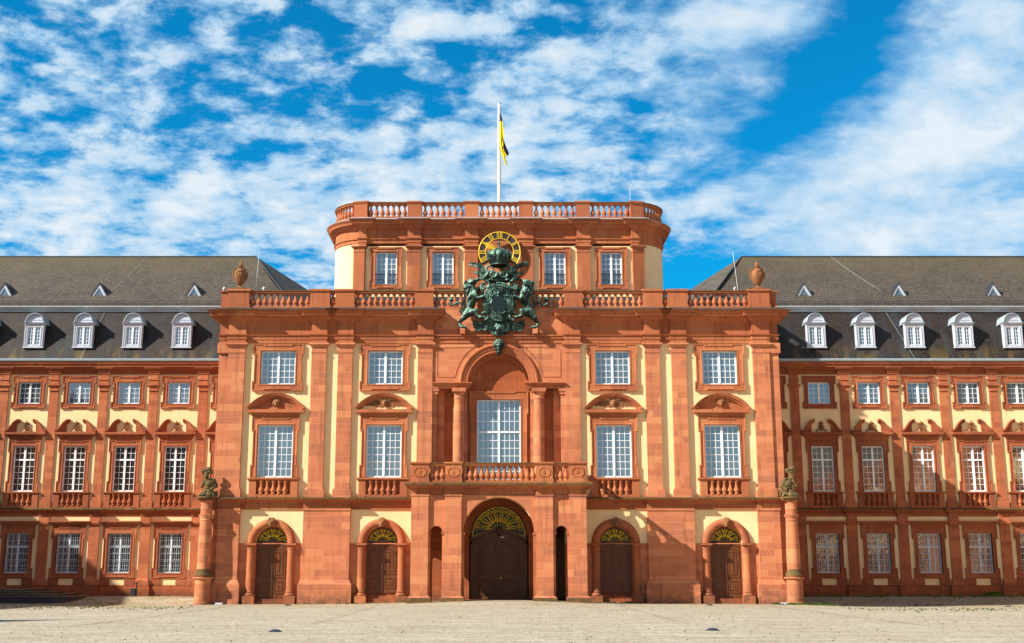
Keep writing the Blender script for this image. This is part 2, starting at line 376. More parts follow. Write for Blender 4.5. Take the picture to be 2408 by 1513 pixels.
    def ball(s, c, r, n=10, m=6, sx=1, sy=1, sz=1):
        s.smooth = True
        rr = [[(c[0] + r * sx * math.sin(PI * i / m) * math.cos(2 * PI * j / n), c[1] + r * sy * math.sin(PI * i / m) * math.sin(2 * PI * j / n), c[2] - r * sz * math.cos(PI * i / m)) for j in range(n)] for i in range(m + 1)]
        rr[0] = [(c[0] + (p[0] - c[0]) * .02, c[1] + (p[1] - c[1]) * .02, c[2] - r * sz) for p in rr[1]]; rr[-1] = [(c[0] + (p[0] - c[0]) * .02, c[1] + (p[1] - c[1]) * .02, c[2] + r * sz) for p in rr[1]]
        return s.rings(rr)
    def xf(s, mat, i0=0):
        for i in range(i0, len(s.v)): s.v[i] = tuple(mat @ Vector(s.v[i]))
        return s
    def mesh(s, name, mat):
        me = bpy.data.meshes.new(name); me.from_pydata(s.v, [], s.f)
        bm = bmesh.new(); bm.from_mesh(me); bmesh.ops.recalc_face_normals(bm, faces=bm.faces); bm.to_mesh(me); bm.free()
        me.materials.append(mat)
        if s.smooth:
            me.shade_smooth(); me.set_sharp_from_angle(angle=R(38))
        return me
def thing(name, label, cat, loc=(0, 0, 0), group=None):
    o = bpy.data.objects.new(name, None); col.objects.link(o); o.location = loc; o.empty_display_size = .5
    o['label'] = label; o['category'] = cat
    if group: o['group'] = group
    return o
def link(name, me, parent=None, loc=(0, 0, 0), rot=None):
    o = bpy.data.objects.new(name, me); col.objects.link(o); o.location = loc
    if rot: o.rotation_euler = rot
    if parent: o.parent = parent
    return o
def part(name, mb, mat, t, at=(0, 0, 0), rot=None):    # part given in world metres around `at`
    L = t.location; return link(name, mb.mesh(name, M[mat]), t, (at[0] - L.x, at[1] - L.y, at[2] - L.z), rot)
def sub(name, mb, mat, p, at=(0, 0, 0), rot=None): return link(name, mb.mesh(name, M[mat]), p, at, rot)
def solo(name, mb, mat, label, cat, loc=(0, 0, 0), group=None, kind=None):
    o = link(name, mb.mesh(name, M[mat]), None, loc)
    if kind: o['kind'] = kind
    else: o['label'] = label; o['category'] = cat
    if kind and label: o['label'] = label
    if group: o['group'] = group
    return o
def dup(o, parent, loc):
    c = o.copy(); col.objects.link(c); c.parent = parent; c.location = loc
    for ch in list(o.children):
        d = ch.copy(); col.objects.link(d); d.parent = c
    return c
def organic(name, shapes, mat, voxel, parent=None, at=(0, 0, 0), disp=0., dscale=.2):
    mb = MB()
    for s_ in shapes:
        if s_[0] == 'c':       # tapered capsule p0 r0 p1 r1
            _, a, ra, b, rb = s_
            a, b = Vector(a), Vector(b); t = (b - a); ln = max(t.length, 1e-4); t = t / ln
            ref = Vector((0, 1, 0)) if abs(t.y) < .9 else Vector((1, 0, 0)); u = t.cross(ref).normalized(); v_ = t.cross(u)
            st = [(-ra * math.cos(k), ra * math.sin(k)) for k in (.15, .6, 1.1)] + [(0, ra), (ln, rb)] + [(ln + rb * math.cos(k), rb * math.sin(k)) for k in (1.1, .6, .15)]
            mb.rings([[a + t * h + (u * math.cos(2 * PI * j / 10) + v_ * math.sin(2 * PI * j / 10)) * rr for j in range(10)] for h, rr in st])
        else:                  # ellipsoid centre radii
            _, c, r = s_; mb.ball(c, 1, 12, 8, *r)
    me = mb.mesh(name, M[mat]); o = bpy.data.objects.new(name, me); col.objects.link(o)
    md = o.modifiers.new('r', 'REMESH'); md.mode = 'VOXEL'; md.voxel_size = voxel
    sm = o.modifiers.new('s', 'SMOOTH'); sm.factor = .5; sm.iterations = 2
    if disp:
        tx = bpy.data.textures.new(name, 'CLOUDS'); tx.noise_scale = dscale; tx.noise_depth = 2
        dm = o.modifiers.new('d', 'DISPLACE'); dm.texture = tx; dm.strength = disp; dm.mid_level = .5; dm.texture_coords = 'LOCAL'
    dg = bpy.context.evaluated_depsgraph_get(); e = o.evaluated_get(dg)
    m2 = bpy.data.meshes.new_from_object(e); o.modifiers.clear(); o.data = m2; bpy.data.meshes.remove(me)
    if not m2.materials: m2.materials.append(M[mat])
    m2.shade_smooth()
    o.location = at
    if parent: o.parent = parent
    return o

# ------------------------------------------------------------ shared pieces
def arcpts(xc, zc, r, a0, a1, n): return [(xc + r * math.cos(R(a0 + (a1 - a0) * k / n)), zc + r * math.sin(R(a0 + (a1 - a0) * k / n))) for k in range(n + 1)]
def baluster_mesh(h, r=.15, name='baluster', mat='trim', n=12):
    mb = MB(); k = h
    prof = [(r * .80, 0), (r * .80, .07 * k), (r * .62, .10 * k), (r * .62, .13 * k), (r * .95, .22 * k), (r * 1.0, .30 * k), (r * .92, .38 * k), (r * .55, .52 * k), (r * .40, .66 * k), (r * .42, .80 * k), (r * .62, .83 * k), (r * .62, .86 * k), (r * .75, .92 * k), (r * .8, .93 * k), (r * .8, k)]
    mb.lathe(0, 0, prof, n); return mb.mesh(name, M[mat])
def sash(w2, z0, z1, cols, rows, transom=None, fr=.105, y=.13, bar=.036):
    m = MB(); d0, d1 = y, y + .09
    m.box(-w2, w2, d0, d1, z0, z0 + fr); m.box(-w2, w2, d0, d1, z1 - fr, z1)
    m.box(-w2, -w2 + fr, d0, d1, z0 + fr, z1 - fr); m.box(w2 - fr, w2, d0, d1, z0 + fr, z1 - fr)
    segs = [(z0 + fr, z1 - fr, rows)]
    if transom:
        zt, rb, rt = transom; segs = [(z0 + fr, zt - fr * .6, rb), (zt + fr * .6, z1 - fr, rt)]
        m.box(-w2 + fr, w2 - fr, d0 - .02, d1, zt - fr * .6, zt + fr * .6)
    for a, b, n in segs:
        m.box(-.075, .075, d0 - .03, d1, a, b)
        for s in (-1, 1):
            xa, xb = (.075, w2 - fr) if s > 0 else (-w2 + fr, -.075)
            for i in range(1, cols): x = xa + (xb - xa) * i / cols; m.box(x - bar / 2, x + bar / 2, d0 + .04, d0 + .08, a, b)
            for j in range(1, n): z = a + (b - a) * j / n; m.box(xa, xb, d0 + .035, d0 + .085, z - bar / 2, z + bar / 2)
    return m
def pane(w2, z0, z1, y=.195): return MB().add([(-w2, y, z0), (w2, y, z0), (w2, y, z1), (-w2, y, z1)], [(0, 1, 2, 3)])
def surround(w2, z0, z1, a, at, ab, ear=.11, y=-.13, notch=.10, bottom=True, rim=.10):
    m = MB(); W = w2 + a; H0, H1 = z0 - ab, z1 + at; e0, e1 = H0 + (H1 - H0) * .20, H1 - (H1 - H0) * .24
    nx = W * .52
    m.poly([(w2, z0), (W if False else w2, z0)] and [(w2, H0), (W, H0), (W, e0), (W - ear, e0), (W - ear, e1), (W, e1), (W, H1), (w2, H1)], y, .03)
    m.poly([(-w2, H0), (-w2, H1), (-W, H1), (-W, e1), (-W + ear, e1), (-W + ear, e0), (-W, e0), (-W, H0)], y, .03)
    m.box(-w2, w2, y, .03, z1, H1)
    if bottom and ab > 0: m.box(-w2, w2, y, .03, H0, z0)
    yb = y - .055
    pr = [(-rim, y + .004), (-rim, yb + .02), (-rim * .45, yb), (0, yb), (0, y + .004)]
    if bottom and ab > 0:
        out = [(-W, H0), (-nx, H0), (-nx, H0 + notch), (nx, H0 + notch), (nx, H0), (W, H0), (W, e0), (W - ear, e0), (W - ear, e1), (W, e1), (W, H1), (nx, H1), (nx, H1 - notch), (-nx, H1 - notch), (-nx, H1), (-W, H1), (-W, e1), (-W + ear, e1), (-W + ear, e0), (-W, e0)]
        m.sweep(out, pr, True, 'xz')
        m.sweep([(-w2, z0), (w2, z0), (w2, z1), (-w2, z1)], [(0, .24), (0, y - .03), (.07, y - .03), (.12, y + .003)], True, 'xz', profclosed=False)
    else:
        out = [(W, H0), (W, e0), (W - ear, e0), (W - ear, e1), (W, e1), (W, H1), (nx, H1), (nx, H1 - notch), (-nx, H1 - notch), (-nx, H1), (-W, H1), (-W, e1), (-W + ear, e1), (-W + ear, e0), (-W, e0), (-W, H0)]
        m.sweep(out, pr, False, 'xz')
        m.sweep([(w2, z0), (w2, z1), (-w2, z1), (-w2, z0)], [(0, .24), (0, y - .03), (.07, y - .03), (.12, y + .003)], False, 'xz', profclosed=False, caps=False)
    return m
def spiral(cx, cz, r0, turns, a0, dirn=1, y=0, n=18):
    return [(cx + r0 * (1 - .8 * k / n) * math.cos(a0 + dirn * turns * 2 * PI * k / n), y, cz + r0 * (1 - .8 * k / n) * math.sin(a0 + dirn * turns * 2 * PI * k / n)) for k in range(n + 1)]
def window_grille(w2, z0, z1, y, nv, nh, mat='grille', bulge=0):
    m = MB()
    for i in range(nv): x = -w2 + 2 * w2 * (i + .5) / nv; m.box(x - .014, x + .014, y, y + .028, z0, z1)
    for j in range(nh): z = z0 + (z1 - z0) * (j + .5) / nh; m.box(-w2, w2, y - .014, y - .001, z - .016, z + .016)
    return m
exec_order = None

# ============================================================ GROUND
def sst(a, b, v):
    t = min(1, max(0, (v - a) / (b - a))); return t * t * (3 - 2 * t)
def gz(x, y):
    z = .28 * math.exp(-(x / 6.5) ** 2) * sst(-13, -5.5, y)
    wx = sst(20.5, 25, abs(x))
    z += wx * (.26 * sst(9.5, 13.6, y) - .30 * sst(-7, 3, y) * (1 - sst(9.5, 13, y)))
    z += -.10 * math.exp(-((y + 24) / 3.0) ** 2) * sst(14, 24, abs(x)) + .05 * math.sin(x * .13 + 1) * sst(-60, -20, -abs(y + 30) - 10)
    return z
def axis(lims):
    out = []
    for a, b, st in lims:
        n = max(1, round((b - a) / st)); out += [a + (b - a) * k / n for k in range(n)]
    return out + [lims[-1][1]]
xs = axis([(-1500, -300, 300), (-300, -70, 40), (-70, 70, 1.6), (70, 300, 40), (300, 1500, 300)])
ys = axis([(-1500, -300, 300), (-300, -90, 30), (-90, -30, 4), (-30, 17, 1.0), (17, 80, 20), (80, 300, 50), (300, 1500, 300)])
g = MB(); g.v = [(x, y, gz(x, y)) for y in ys for x in xs]
nx_ = len(xs); g.f = [(j * nx_ + i, j * nx_ + i + 1, (j + 1) * nx_ + i + 1, (j + 1) * nx_ + i) for j in range(len(ys) - 1) for i in range(nx_ - 1)]
g.smooth = True
solo('ground', g, 'ground', 'sandy cobblestone courtyard with weeds in the joints', None, kind='structure')

# ============================================================ CENTRAL PAVILION
P = thing('palace_pavilion', 'tall red sandstone and cream central pavilion with arched portico, between the two slate-roofed wings', 'building', (0, 0, 0))
# walls
UW = [(-15.80, 1.25), (-8.13, 1.25), (8.13, 1.25), (15.80, 1.25)]
holesU = [(x - h, x + h, 15.25, 17.69) for x, h in UW]; holesL = [(x - h - .03, x + h + .03, 8.66, 12.36) for x, h in UW]
DX = [-15.80, -8.13, 8.13, 15.80]
holesD = [(x - 1.12, x + 1.12, -1, 4.05) for x in DX]; holesA = [(x - 1.4, x + 1.4, 4.05, 5.6) for x in DX]
for a, b in ((-20.0, -4.6), (4.6, 20.0)):
    m = MB(); m.sheet(a, b, 4.11, 18.4, 0, holesU + holesL + holesA)
    for x in DX:
        if a < x < b: m.archfill(x, 4.11, 1.12, x - 1.4, x + 1.4, 5.6, 0, .5)
    part('plaster_wall', m, 'cream', P)
m = MB()
for a, b in ((-20.0, -4.6), (4.6, 20.0)): m.sheet(a, b, -.6, 4.11, 0, holesD)
for s in (-1, 1):
    m.add([(20.0 * s, 0, -.6), (20.0 * s, 30, -.6), (20.0 * s, 30, 20.8), (20.0 * s, 0, 20.8)], [(0, 1, 2, 3)])
m.add([(-20, 30, -.6), (20, 30, -.6), (20, 30, 20.8), (-20, 30, 20.8)], [(0, 1, 2, 3)])
for x in DX:
    for s in (-1, 1): m.add([(x + s * 1.12, 0, -.6), (x + s * 1.12, .6, -.6), (x + s * 1.12, .6, 4.11), (x + s * 1.12, 0, 4.11)], [(0, 1, 2, 3)])
part('stone_wall', m, 'stone', P)
part('roof_deck', MB().box(-19.6, 19.6, .5, 29.8, 20.3, 20.8), 'lead', P)
part('tower_skirt_roof', MB().add([(-13.3, 3.4, 21.0), (13.3, 3.4, 21.0), (13.3, 5.9, 23.05), (-13.3, 5.9, 23.05), (-13.3, 5.9, 20.8), (13.3, 5.9, 20.8), (-13.3, 3.4, 20.8), (13.3, 3.4, 20.8)], [(0, 1, 2, 3), (0, 1, 7, 6), (0, 3, 4, 6), (1, 2, 5, 7)]), 'slateside', P)
# pilasters
PIL = [(-19.36, -18.18), (-13.40, -12.35), (-11.51, -10.47), (-5.79, -4.74)]
def giant_pilaster(x0, x1, y=-.23, zb=7.25, zt=18.24):
    m = MB(); m.box(x0, x1, y, .02, zb + .62, zt - .72)
    m.box(x0 - .07, x1 + .07, y - .07, .02, zb + .50, zb + .62); m.box(x0 - .13, x1 + .13, y - .13, .02, zb + .003, zb + .50)
    m.box(x0 - .035, x1 + .035, y - .035, .02, zt - .72, zt - .64); m.box(x0 + .003, x1 - .003, y - .003, .02, zt - .64, zt - .38)
    m.frustum(x0, x1, y, .02, zt - .38, zt - .14, .15); m.box(x0 - .19, x1 + .19, y - .19, .02, zt - .14, zt)
    return m
for a, b in PIL:
    part('pilaster', giant_pilaster(a, b), 'stone', P); part('pilaster', giant_pilaster(-b, -a), 'stone', P)
for s in (-1, 1):   # corner strips
    x0, x1 = (-20.05, -19.362) if s < 0 else (19.362, 20.05)
    m = MB(); m.box(x0, x1, -.10, 1.6, 7.87, 17.5); m.box(x0 - (.1 if s < 0 else 0), x1 + (.1 if s > 0 else 0), -.17, 1.7, 7.253, 7.87)
    m.box(x0 - (.12 if s < 0 else 0), x1 + (.12 if s > 0 else 0), -.24, 1.7, 17.5, 18.235)
    part('corner_pilaster', m, 'stone', P)
# ground-floor pilasters
GP = [(-19.56, -18.04, .0), (-13.60, -10.35, .0)]
def ground_pilaster(x0, x1, y=-.33):
    m = MB(); m.box(x0, x1, y, .02, 1.62, 6.95)
    m.frustum(x0 - .20, x1 + .20, y - .20, .02, 1.30, 1.62, -.14); m.box(x0 - .22, x1 + .22, y - .22, .02, -.5, 1.30)
    m.box(x0 - .05, x1 + .05, y - .05, .02, 6.34, 6.44)
    return m
for a, b, _ in GP:
    part('base_pilaster', ground_pilaster(a, b), 'stone', P); part('base_pilaster', ground_pilaster(-b, -a), 'stone', P)
for s in (-1, 1):
    m = MB(); x0, x1 = sorted((s * 20.06, s * 19.562)); m.box(x0, x1, -.12, 1.4, 1.5, 6.95); m.box(x0 - .18 * (s < 0), x1 + .18 * (s > 0), -.26, 1.5, -.5, 1.5)
    part('corner_base', m, 'stone', P)
# string course over the ground floor
def strpath(s):
    p = [(-20.06, 13.5), (-20.06, -.10), (-19.58, -.10), (-19.58, -.34), (-18.02, -.34), (-18.02, -.06), (-13.62, -.06), (-13.62, -.34), (-10.33, -.34), (-10.33, -.06), (-5.7, -.06)]
    return p if s < 0 else [(-x, y) for x, y in p][::-1]
band = [(-.2, 6.42), (.03, 6.42), (.03, 6.50), (0, 6.52), (.0, 6.93), (.06, 6.97), (-.2, 6.97)]
course = [(-.2, 6.965), (.10, 6.972), (.16, 7.03), (.30, 7.08), (.34, 7.10), (-.2, 7.10)]
ledge = [(-.2, 7.099), (.40, 7.103), (.42, 7.20), (.36, 7.23), (0, 7.262), (-.2, 7.262)]
for s in (-1, 1):
    part('frieze_band', MB().sweep(strpath(s), band), 'trim', P); part('string_course', MB().sweep(strpath(s), course), 'trim', P)
    part('mossy_ledge', MB().sweep(strpath(s), ledge), 'moss', P)
# main entablature
def entpath(s):
    y0, y1 = -.10, -.34
    p = [(-20.06, 13.5), (-20.06, y0), (-19.40, y0), (-19.40, y1), (-18.14, y1), (-18.14, y0), (-13.44, y0), (-13.44, y1), (-12.31, y1), (-12.31, y0),
         (-11.55, y0), (-11.55, y1), (-10.43, y1), (-10.43, y0), (-5.83, y0), (-5.83, y1), (-4.70, y1), (-4.70, .3)]
    return p if s < 0 else [(-x, y) for x, y in p][::-1]
for s in (-1, 1):
    part('entablature', MB().sweep(entpath(s), [(-.3, 18.243), (.0, 18.243), (.0, 18.50), (.04, 18.50), (.04, 18.72), (.13, 18.78), (.15, 18.84), (.0, 18.85), (.0, 19.72), (.08, 19.80), (.10, 19.86), (-.3, 19.86)]), 'trim', P)
    part('cornice', MB().sweep(entpath(s), [(-.3, 19.859), (.14, 19.862), (.30, 20.02), (.34, 20.10), (.62, 20.13), (.66, 20.32), (.80, 20.44), (.82, 20.52), (-.3, 20.52)]), 'trim', P)
    part('cornice_slate', MB().sweep(entpath(s), [(-.3, 20.519), (.86, 20.523), (.86, 20.56), (0.0, 20.84), (-.3, 20.84)]), 'slateup', P)
# parapet balustrades
BALP = baluster_mesh(1.04, .205)
def balustrade(t, runs, peds, z, h, yf, name='balustrade', rail_d=.34, ph=.08, balmesh=None, spacing=.43, panel=False):
    m = MB(); prr = []
    for a, b, n in runs:
        m.box(a, b, yf, yf + rail_d + .04, z, z + .14); m.box(a, b, yf - .02, yf + rail_d + .06, z + h - .19, z + h - .07)
    o = part(name, m, 'trim', t)
    c = MB()
    for a, b, n in runs: c.box(a, b, yf - .08, yf + rail_d + .12, z + h - .068, z + h)
    sub('coping', c, 'moss', o)
    for a, b in peds:
        m = MB(); m.box(a, b, yf - .10, yf + rail_d + .14, z + .24, z + h - .20)
        m.box(a - .05, b + .05, yf - .15, yf + rail_d + .18, z + .002, z + .24)
        m.frustum(a, b, yf - .10, yf + rail_d + .14, z + h - .20, z + h - .07, .06); m.box(a - .09, b + .09, yf - .19, yf + rail_d + .2, z + h - .07, z + h + ph)
        p = sub('pedestal', m, 'trim', o)
        if panel:
            q = MB(); xm, w2 = (a + b) / 2, (b - a) / 2 - .15; z0, z1 = z + .36, z + h - .30; k = .12; yq = yf - .10
            q.sweep([(xm - w2 + k, z0), (xm + w2 - k, z0), (xm + w2 - k, z0 + k), (xm + w2, z0 + k), (xm + w2, z1 - k), (xm + w2 - k, z1 - k), (xm + w2 - k, z1), (xm - w2 + k, z1), (xm - w2 + k, z1 - k), (xm - w2, z1 - k), (xm - w2, z0 + k), (xm - w2 + k, z0 + k)],
                    [(0, yq + .01), (-.02, yq - .035), (-.06, yq - .035), (-.08, yq + .01)], True, 'xz')
            q.box(xm - .03, xm + .03, yq - .03, yq + .01, (z0 + z1) / 2 - .12, (z0 + z1) / 2 + .12)
            p.data.materials.clear(); p.data.materials.append(M['trim'])
            bm = bmesh.new(); bm.from_mesh(p.data); tmp = q.mesh('x', M['trim']); bm.from_mesh(tmp); bm.to_mesh(p.data); bm.free()
    for a, b, n in runs:
        for i in range(n):
            x = a + (b - a) * (i + .5) / n if n > 1 else (a + b) / 2
            link('baluster', balmesh, o, (x, yf + rail_d / 2 + .02, z + .14))
    return o
z = 20.84
pedL = [(-19.61, -18.06), (-13.66, -12.23), (-11.84, -10.45), (-6.07, -4.74)]
balustrade(P, [(-18.06, -13.66, 10), (-12.23, -11.84, 1), (-10.45, -6.07, 10)], pedL, z, 1.31, -.02, balmesh=BALP)
balustrade(P, [(6.07, 10.45, 10), (11.84, 12.23, 1), (13.66, 18.06, 10)], [(-b, -a) for a, b in pedL], z, 1.31, -.02, balmesh=BALP)
balustrade(P, [(-4.74, -2.52, 5), (2.52, 4.74, 5)], [], z, 1.31, .04, balmesh=BALP)
for s in (-1, 1):
    x0, x1 = sorted((s * 19.66, s * 20.12)); m = MB(); m.box(x0, x1, .12, 3.0, z + .2, z + 1.10); m.box(x0 - .05, x1 + .05, .07, 3.1, z + .001, z + .2)
    m.frustum(x0, x1, .12, 3.0, z + 1.10, z + 1.22, .06); m.box(x0 - .10, x1 + .10, .02, 3.1, z + 1.22, z + 1.30); m.box(x0 + .05, x1 - .05, 3.1, 13.4, z, z + 1.3)
    part('corner_pedestal', m, 'trim', P)
# block windows
def mask_face(mb_at, horns=False, s=1.0):
    x, y, z = mb_at; sh = [('e', (x, y, z), (.23 * s, .15 * s, .28 * s)), ('e', (x, y - .10 * s, z - .17 * s), (.12 * s, .10 * s, .10 * s)), ('c', (x, y - .14 * s, z + .07 * s), .035 * s, (x, y - .21 * s, z - .05 * s), .055 * s)]
    for k in (-1, 1):
        sh += [('e', (x + k * .10 * s, y - .12 * s, z + .10 * s), (.075 * s, .05 * s, .03 * s)), ('e', (x + k * .11 * s, y - .11 * s, z - .04 * s), (.06 * s, .06 * s, .06 * s)), ('c', (x - .07 * s * k, y - .16 * s, z - .13 * s), .022 * s, (x, y - .18 * s, z - .125 * s), .022 * s)]
        if horns: sh += [('c', (x + k * .16 * s, y - .02, z + .18 * s), .07 * s, (x + k * .30 * s, y - .04, z + .36 * s), .02 * s), ('c', (x + k * .22 * s, y, z), .07 * s, (x + k * .33 * s, y, z + .12 * s), .03 * s)]
        else: sh += [('c', (x + k * .08 * s, y - .03, z + .24 * s), .09 * s, (x + k * .25 * s, y, z + .08 * s), .07 * s), ('c', (x + k * .25 * s, y, z + .06 * s), .06 * s, (x + k * .30 * s, y, z - .18 * s), .03 * s)]
    return sh
for i, (x, h) in enumerate(UW):
    w_ = part('upper_window', sash(1.25, 15.25, 17.69, 3, 5), 'white', P, (x, 0, 0))
    sub('glass', pane(1.25, 15.25, 17.69), 'glass', w_); sub('stone_surround', surround(1.25, 15.25, 17.69, .55, .50, .46), 'trim', w_)
    w_ = part('tall_window', sash(1.26, 8.66, 12.36, 3, 7), 'white', P, (x, 0, 0))
    sub('glass', pane(1.26, 8.66, 12.36), 'glass', w_)
    m = surround(1.26, 8.66, 12.36, .42, .56, 0, bottom=False)
    m.frustum(-1.62, 1.62, -.10, .02, 12.92, 13.20, .10); sub('stone_surround', m, 'trim', w_)
    m = MB(); m.box(-2.02, 2.02, -.40, .02, 13.20, 13.38); m.box(-1.95, 1.95, -.34, .02, 13.381, 13.44)
    r = 2.48; a0 = math.degrees(math.asin((14.60 - r - 13.42) / -r)) if False else 31
    zc_ = 14.60 - r; a0 = math.degrees(math.asin((13.50 - zc_) / r))
    m.sweep(arcpts(0, zc_, r, a0 + 1, 179 - a0, 26), [(-.36, .0), (-.36, -.20), (-.24, -.24), (-.22, -.36), (-.06, -.44), (0, -.46), (0, 0)], False, 'xz')
    sub('segmental_pediment', m, 'trim', w_)
    outer = i in (0, 3)
    pts = arcpts(0, zc_, r - .2, a0 + 2, 178 - a0, 20)
    sub('tympanum', MB().poly(pts, -.05, .02), 'trim' if outer else 'cream', w_)
    if not outer:
        wg = MB()
        for k in (-1, 1):
            wp = [(.15, 13.98), (.55, 14.16), (.85, 14.14), (1.15, 13.95), (1.35, 13.72), (1.18, 13.68), (1.05, 13.74), (.92, 13.66), (.76, 13.72), (.62, 13.62), (.45, 13.68), (.32, 13.60), (.12, 13.62)]
            wg.poly([(k * a, b) for a, b in wp], -.10, -.04)
            for q in range(3): wg.tube([(k * .2, -.10, 13.95), (k * (.5 + .15 * q), -.115, 14.0 - .05 * q), (k * (1.3 - .33 * q), -.11, 13.70)], .018, 5)
        sub('bat_wings', wg, 'urn', w_)
    organic('mask', mask_face((0, -.13, 13.93), not outer, 1.0), 'urn', .03, w_)
    m = MB(); m.box(-1.84, 1.84, -.36, .02, 8.50, 8.62); m.box(-1.77, 1.77, -.30, .02, 8.42, 8.499)
    for k in (-1, 1): m.box(k * 1.20, k * 1.70, -.26, .02, 7.27, 8.419); m.box(k * 1.18, k * 1.75, -.30, .02, 7.265, 7.42)
    m.box(-1.2, 1.2, -.26, .02, 7.266, 7.46); sub('window_apron', m, 'trim', w_); sub('shaded_apron_back', MB().box(-1.2, 1.2, -.03, .02, 7.46, 8.42), 'deep', w_)  # dark back panel carries the shade between the balusters in its colour
    BW = baluster_mesh(.93, .20) if i == 0 else BW
    for k in range(5): link('baluster', BW, w_, ((k - 2) * .42, -.145, 7.47))
# doors
def fan_outline(w, zb, zt, dip):
    pts = []
    for k in range(0, 25): a = R(-8 + 196 * k / 24); pts.append((w * math.cos(a), 0, zb + max(-.02, math.sin(a)) * (zt - zb)))
    for k in range(1, 12): t = k / 12; x = -w * .93 * (1 - 2 * t); pts.append((x, 0, zb - .04 + dip * math.cos(x / w * PI / 2) ** 1.2 * 1.0))
    return pts
def fan(w, zb, zt, dip, y, rt, spokes):
    m = MB(); o = [(a, y, b) for a, _, b in fan_outline(w, zb, zt, dip)]; m.tube(o, rt * 1.5, 6, True)
    cz = zb + dip * .85
    for k in range(spokes):
        a = PI * (k + .5) / spokes; ca, sa = math.cos(a), math.sin(a)
        rx, rz = w * .97, (zt - cz) * .98
        rr = 1 / math.sqrt((ca / rx) ** 2 + (sa / rz) ** 2)
        if k % 2 == 0: m.tube([(ca * .18 * w, y, cz + sa * .1 * w), (ca * rr, y, cz + sa * rr)], rt * .8, 5)
        b = a + PI / spokes * .5
        for q in (-1, 1):
            bb = a + q * PI / spokes * .42; cb, sb = math.cos(bb), math.sin(bb)
            m.tube([(ca * rr * .35, y, cz + sa * rr * .35), (cb * rr * .5, y, cz + sb * rr * .5), (cb * rr * .74, y, cz + sb * rr * .74)], rt * .7, 4)
            m.tube(spiral(cb * rr * .86, cz + sb * rr * .86, rr * .10, 1.1, bb + (PI if q > 0 else 0), q, y, 10), rt * .75, 4)
        m.tube(spiral(ca * rr * .42, cz + sa * rr * .42, rr * .09, 1.0, a, 1, y, 8), rt * .7, 4)
    return m
def door_leaf(w, z0, zs, rise, y, y2=None, panels=((.10, .34), (.40, .93))):
    m = MB(); h = zs - z0
    top = lambda x: zs + rise * math.cos(min(1, abs(x) / w) * PI / 2) ** 1.4
    for s in (-1, 1):
        pts = [(s * .02, z0), (s * w, z0)] + [(s * (w + (.02 - w) * k / 8), top(w + (.02 - w) * k / 8)) for k in range(9)]
        m.poly(pts, y, y + .12)
        for a, b in panels:
            xa, xb = s * .17, s * (w - .13); xa, xb = min(xa, xb), max(xa, xb); za, zb = z0 + h * a, z0 + h * b
            up = b > .8
            zt1, zt2 = (zb + (rise * .55 if up else 0), zb) if s > 0 else (zb, zb + (rise * .55 if up else 0))
            pth = [(xa, za), (xb, za), (xb, zt2), ((xa + xb) / 2, (zt1 + zt2) / 2 + (rise * .08 if up else 0)), (xa, zt1)]
            m.sweep(pth, [(0, y + .01), (-.02, y - .035), (-.07, y - .035), (-.09, y + .01)], True, 'xz')
            m.sweep([(xa + .16, za + .16), (xb - .16, za + .16), (xb - .16, zt2 - .16), (xa + .16, zt1 - .16)], [(0, y + .01), (-.04, y - .03), (-.08, y - .03), (-.2, y - .03)], True, 'xz', profclosed=False)
    m.box(-.06, .06, y - .06, y + .02, z0 + .003, zs + rise - .05)
    m.box(-.11, .11, y - .10, y, zs + rise - .35, zs + rise + .02)
    return m
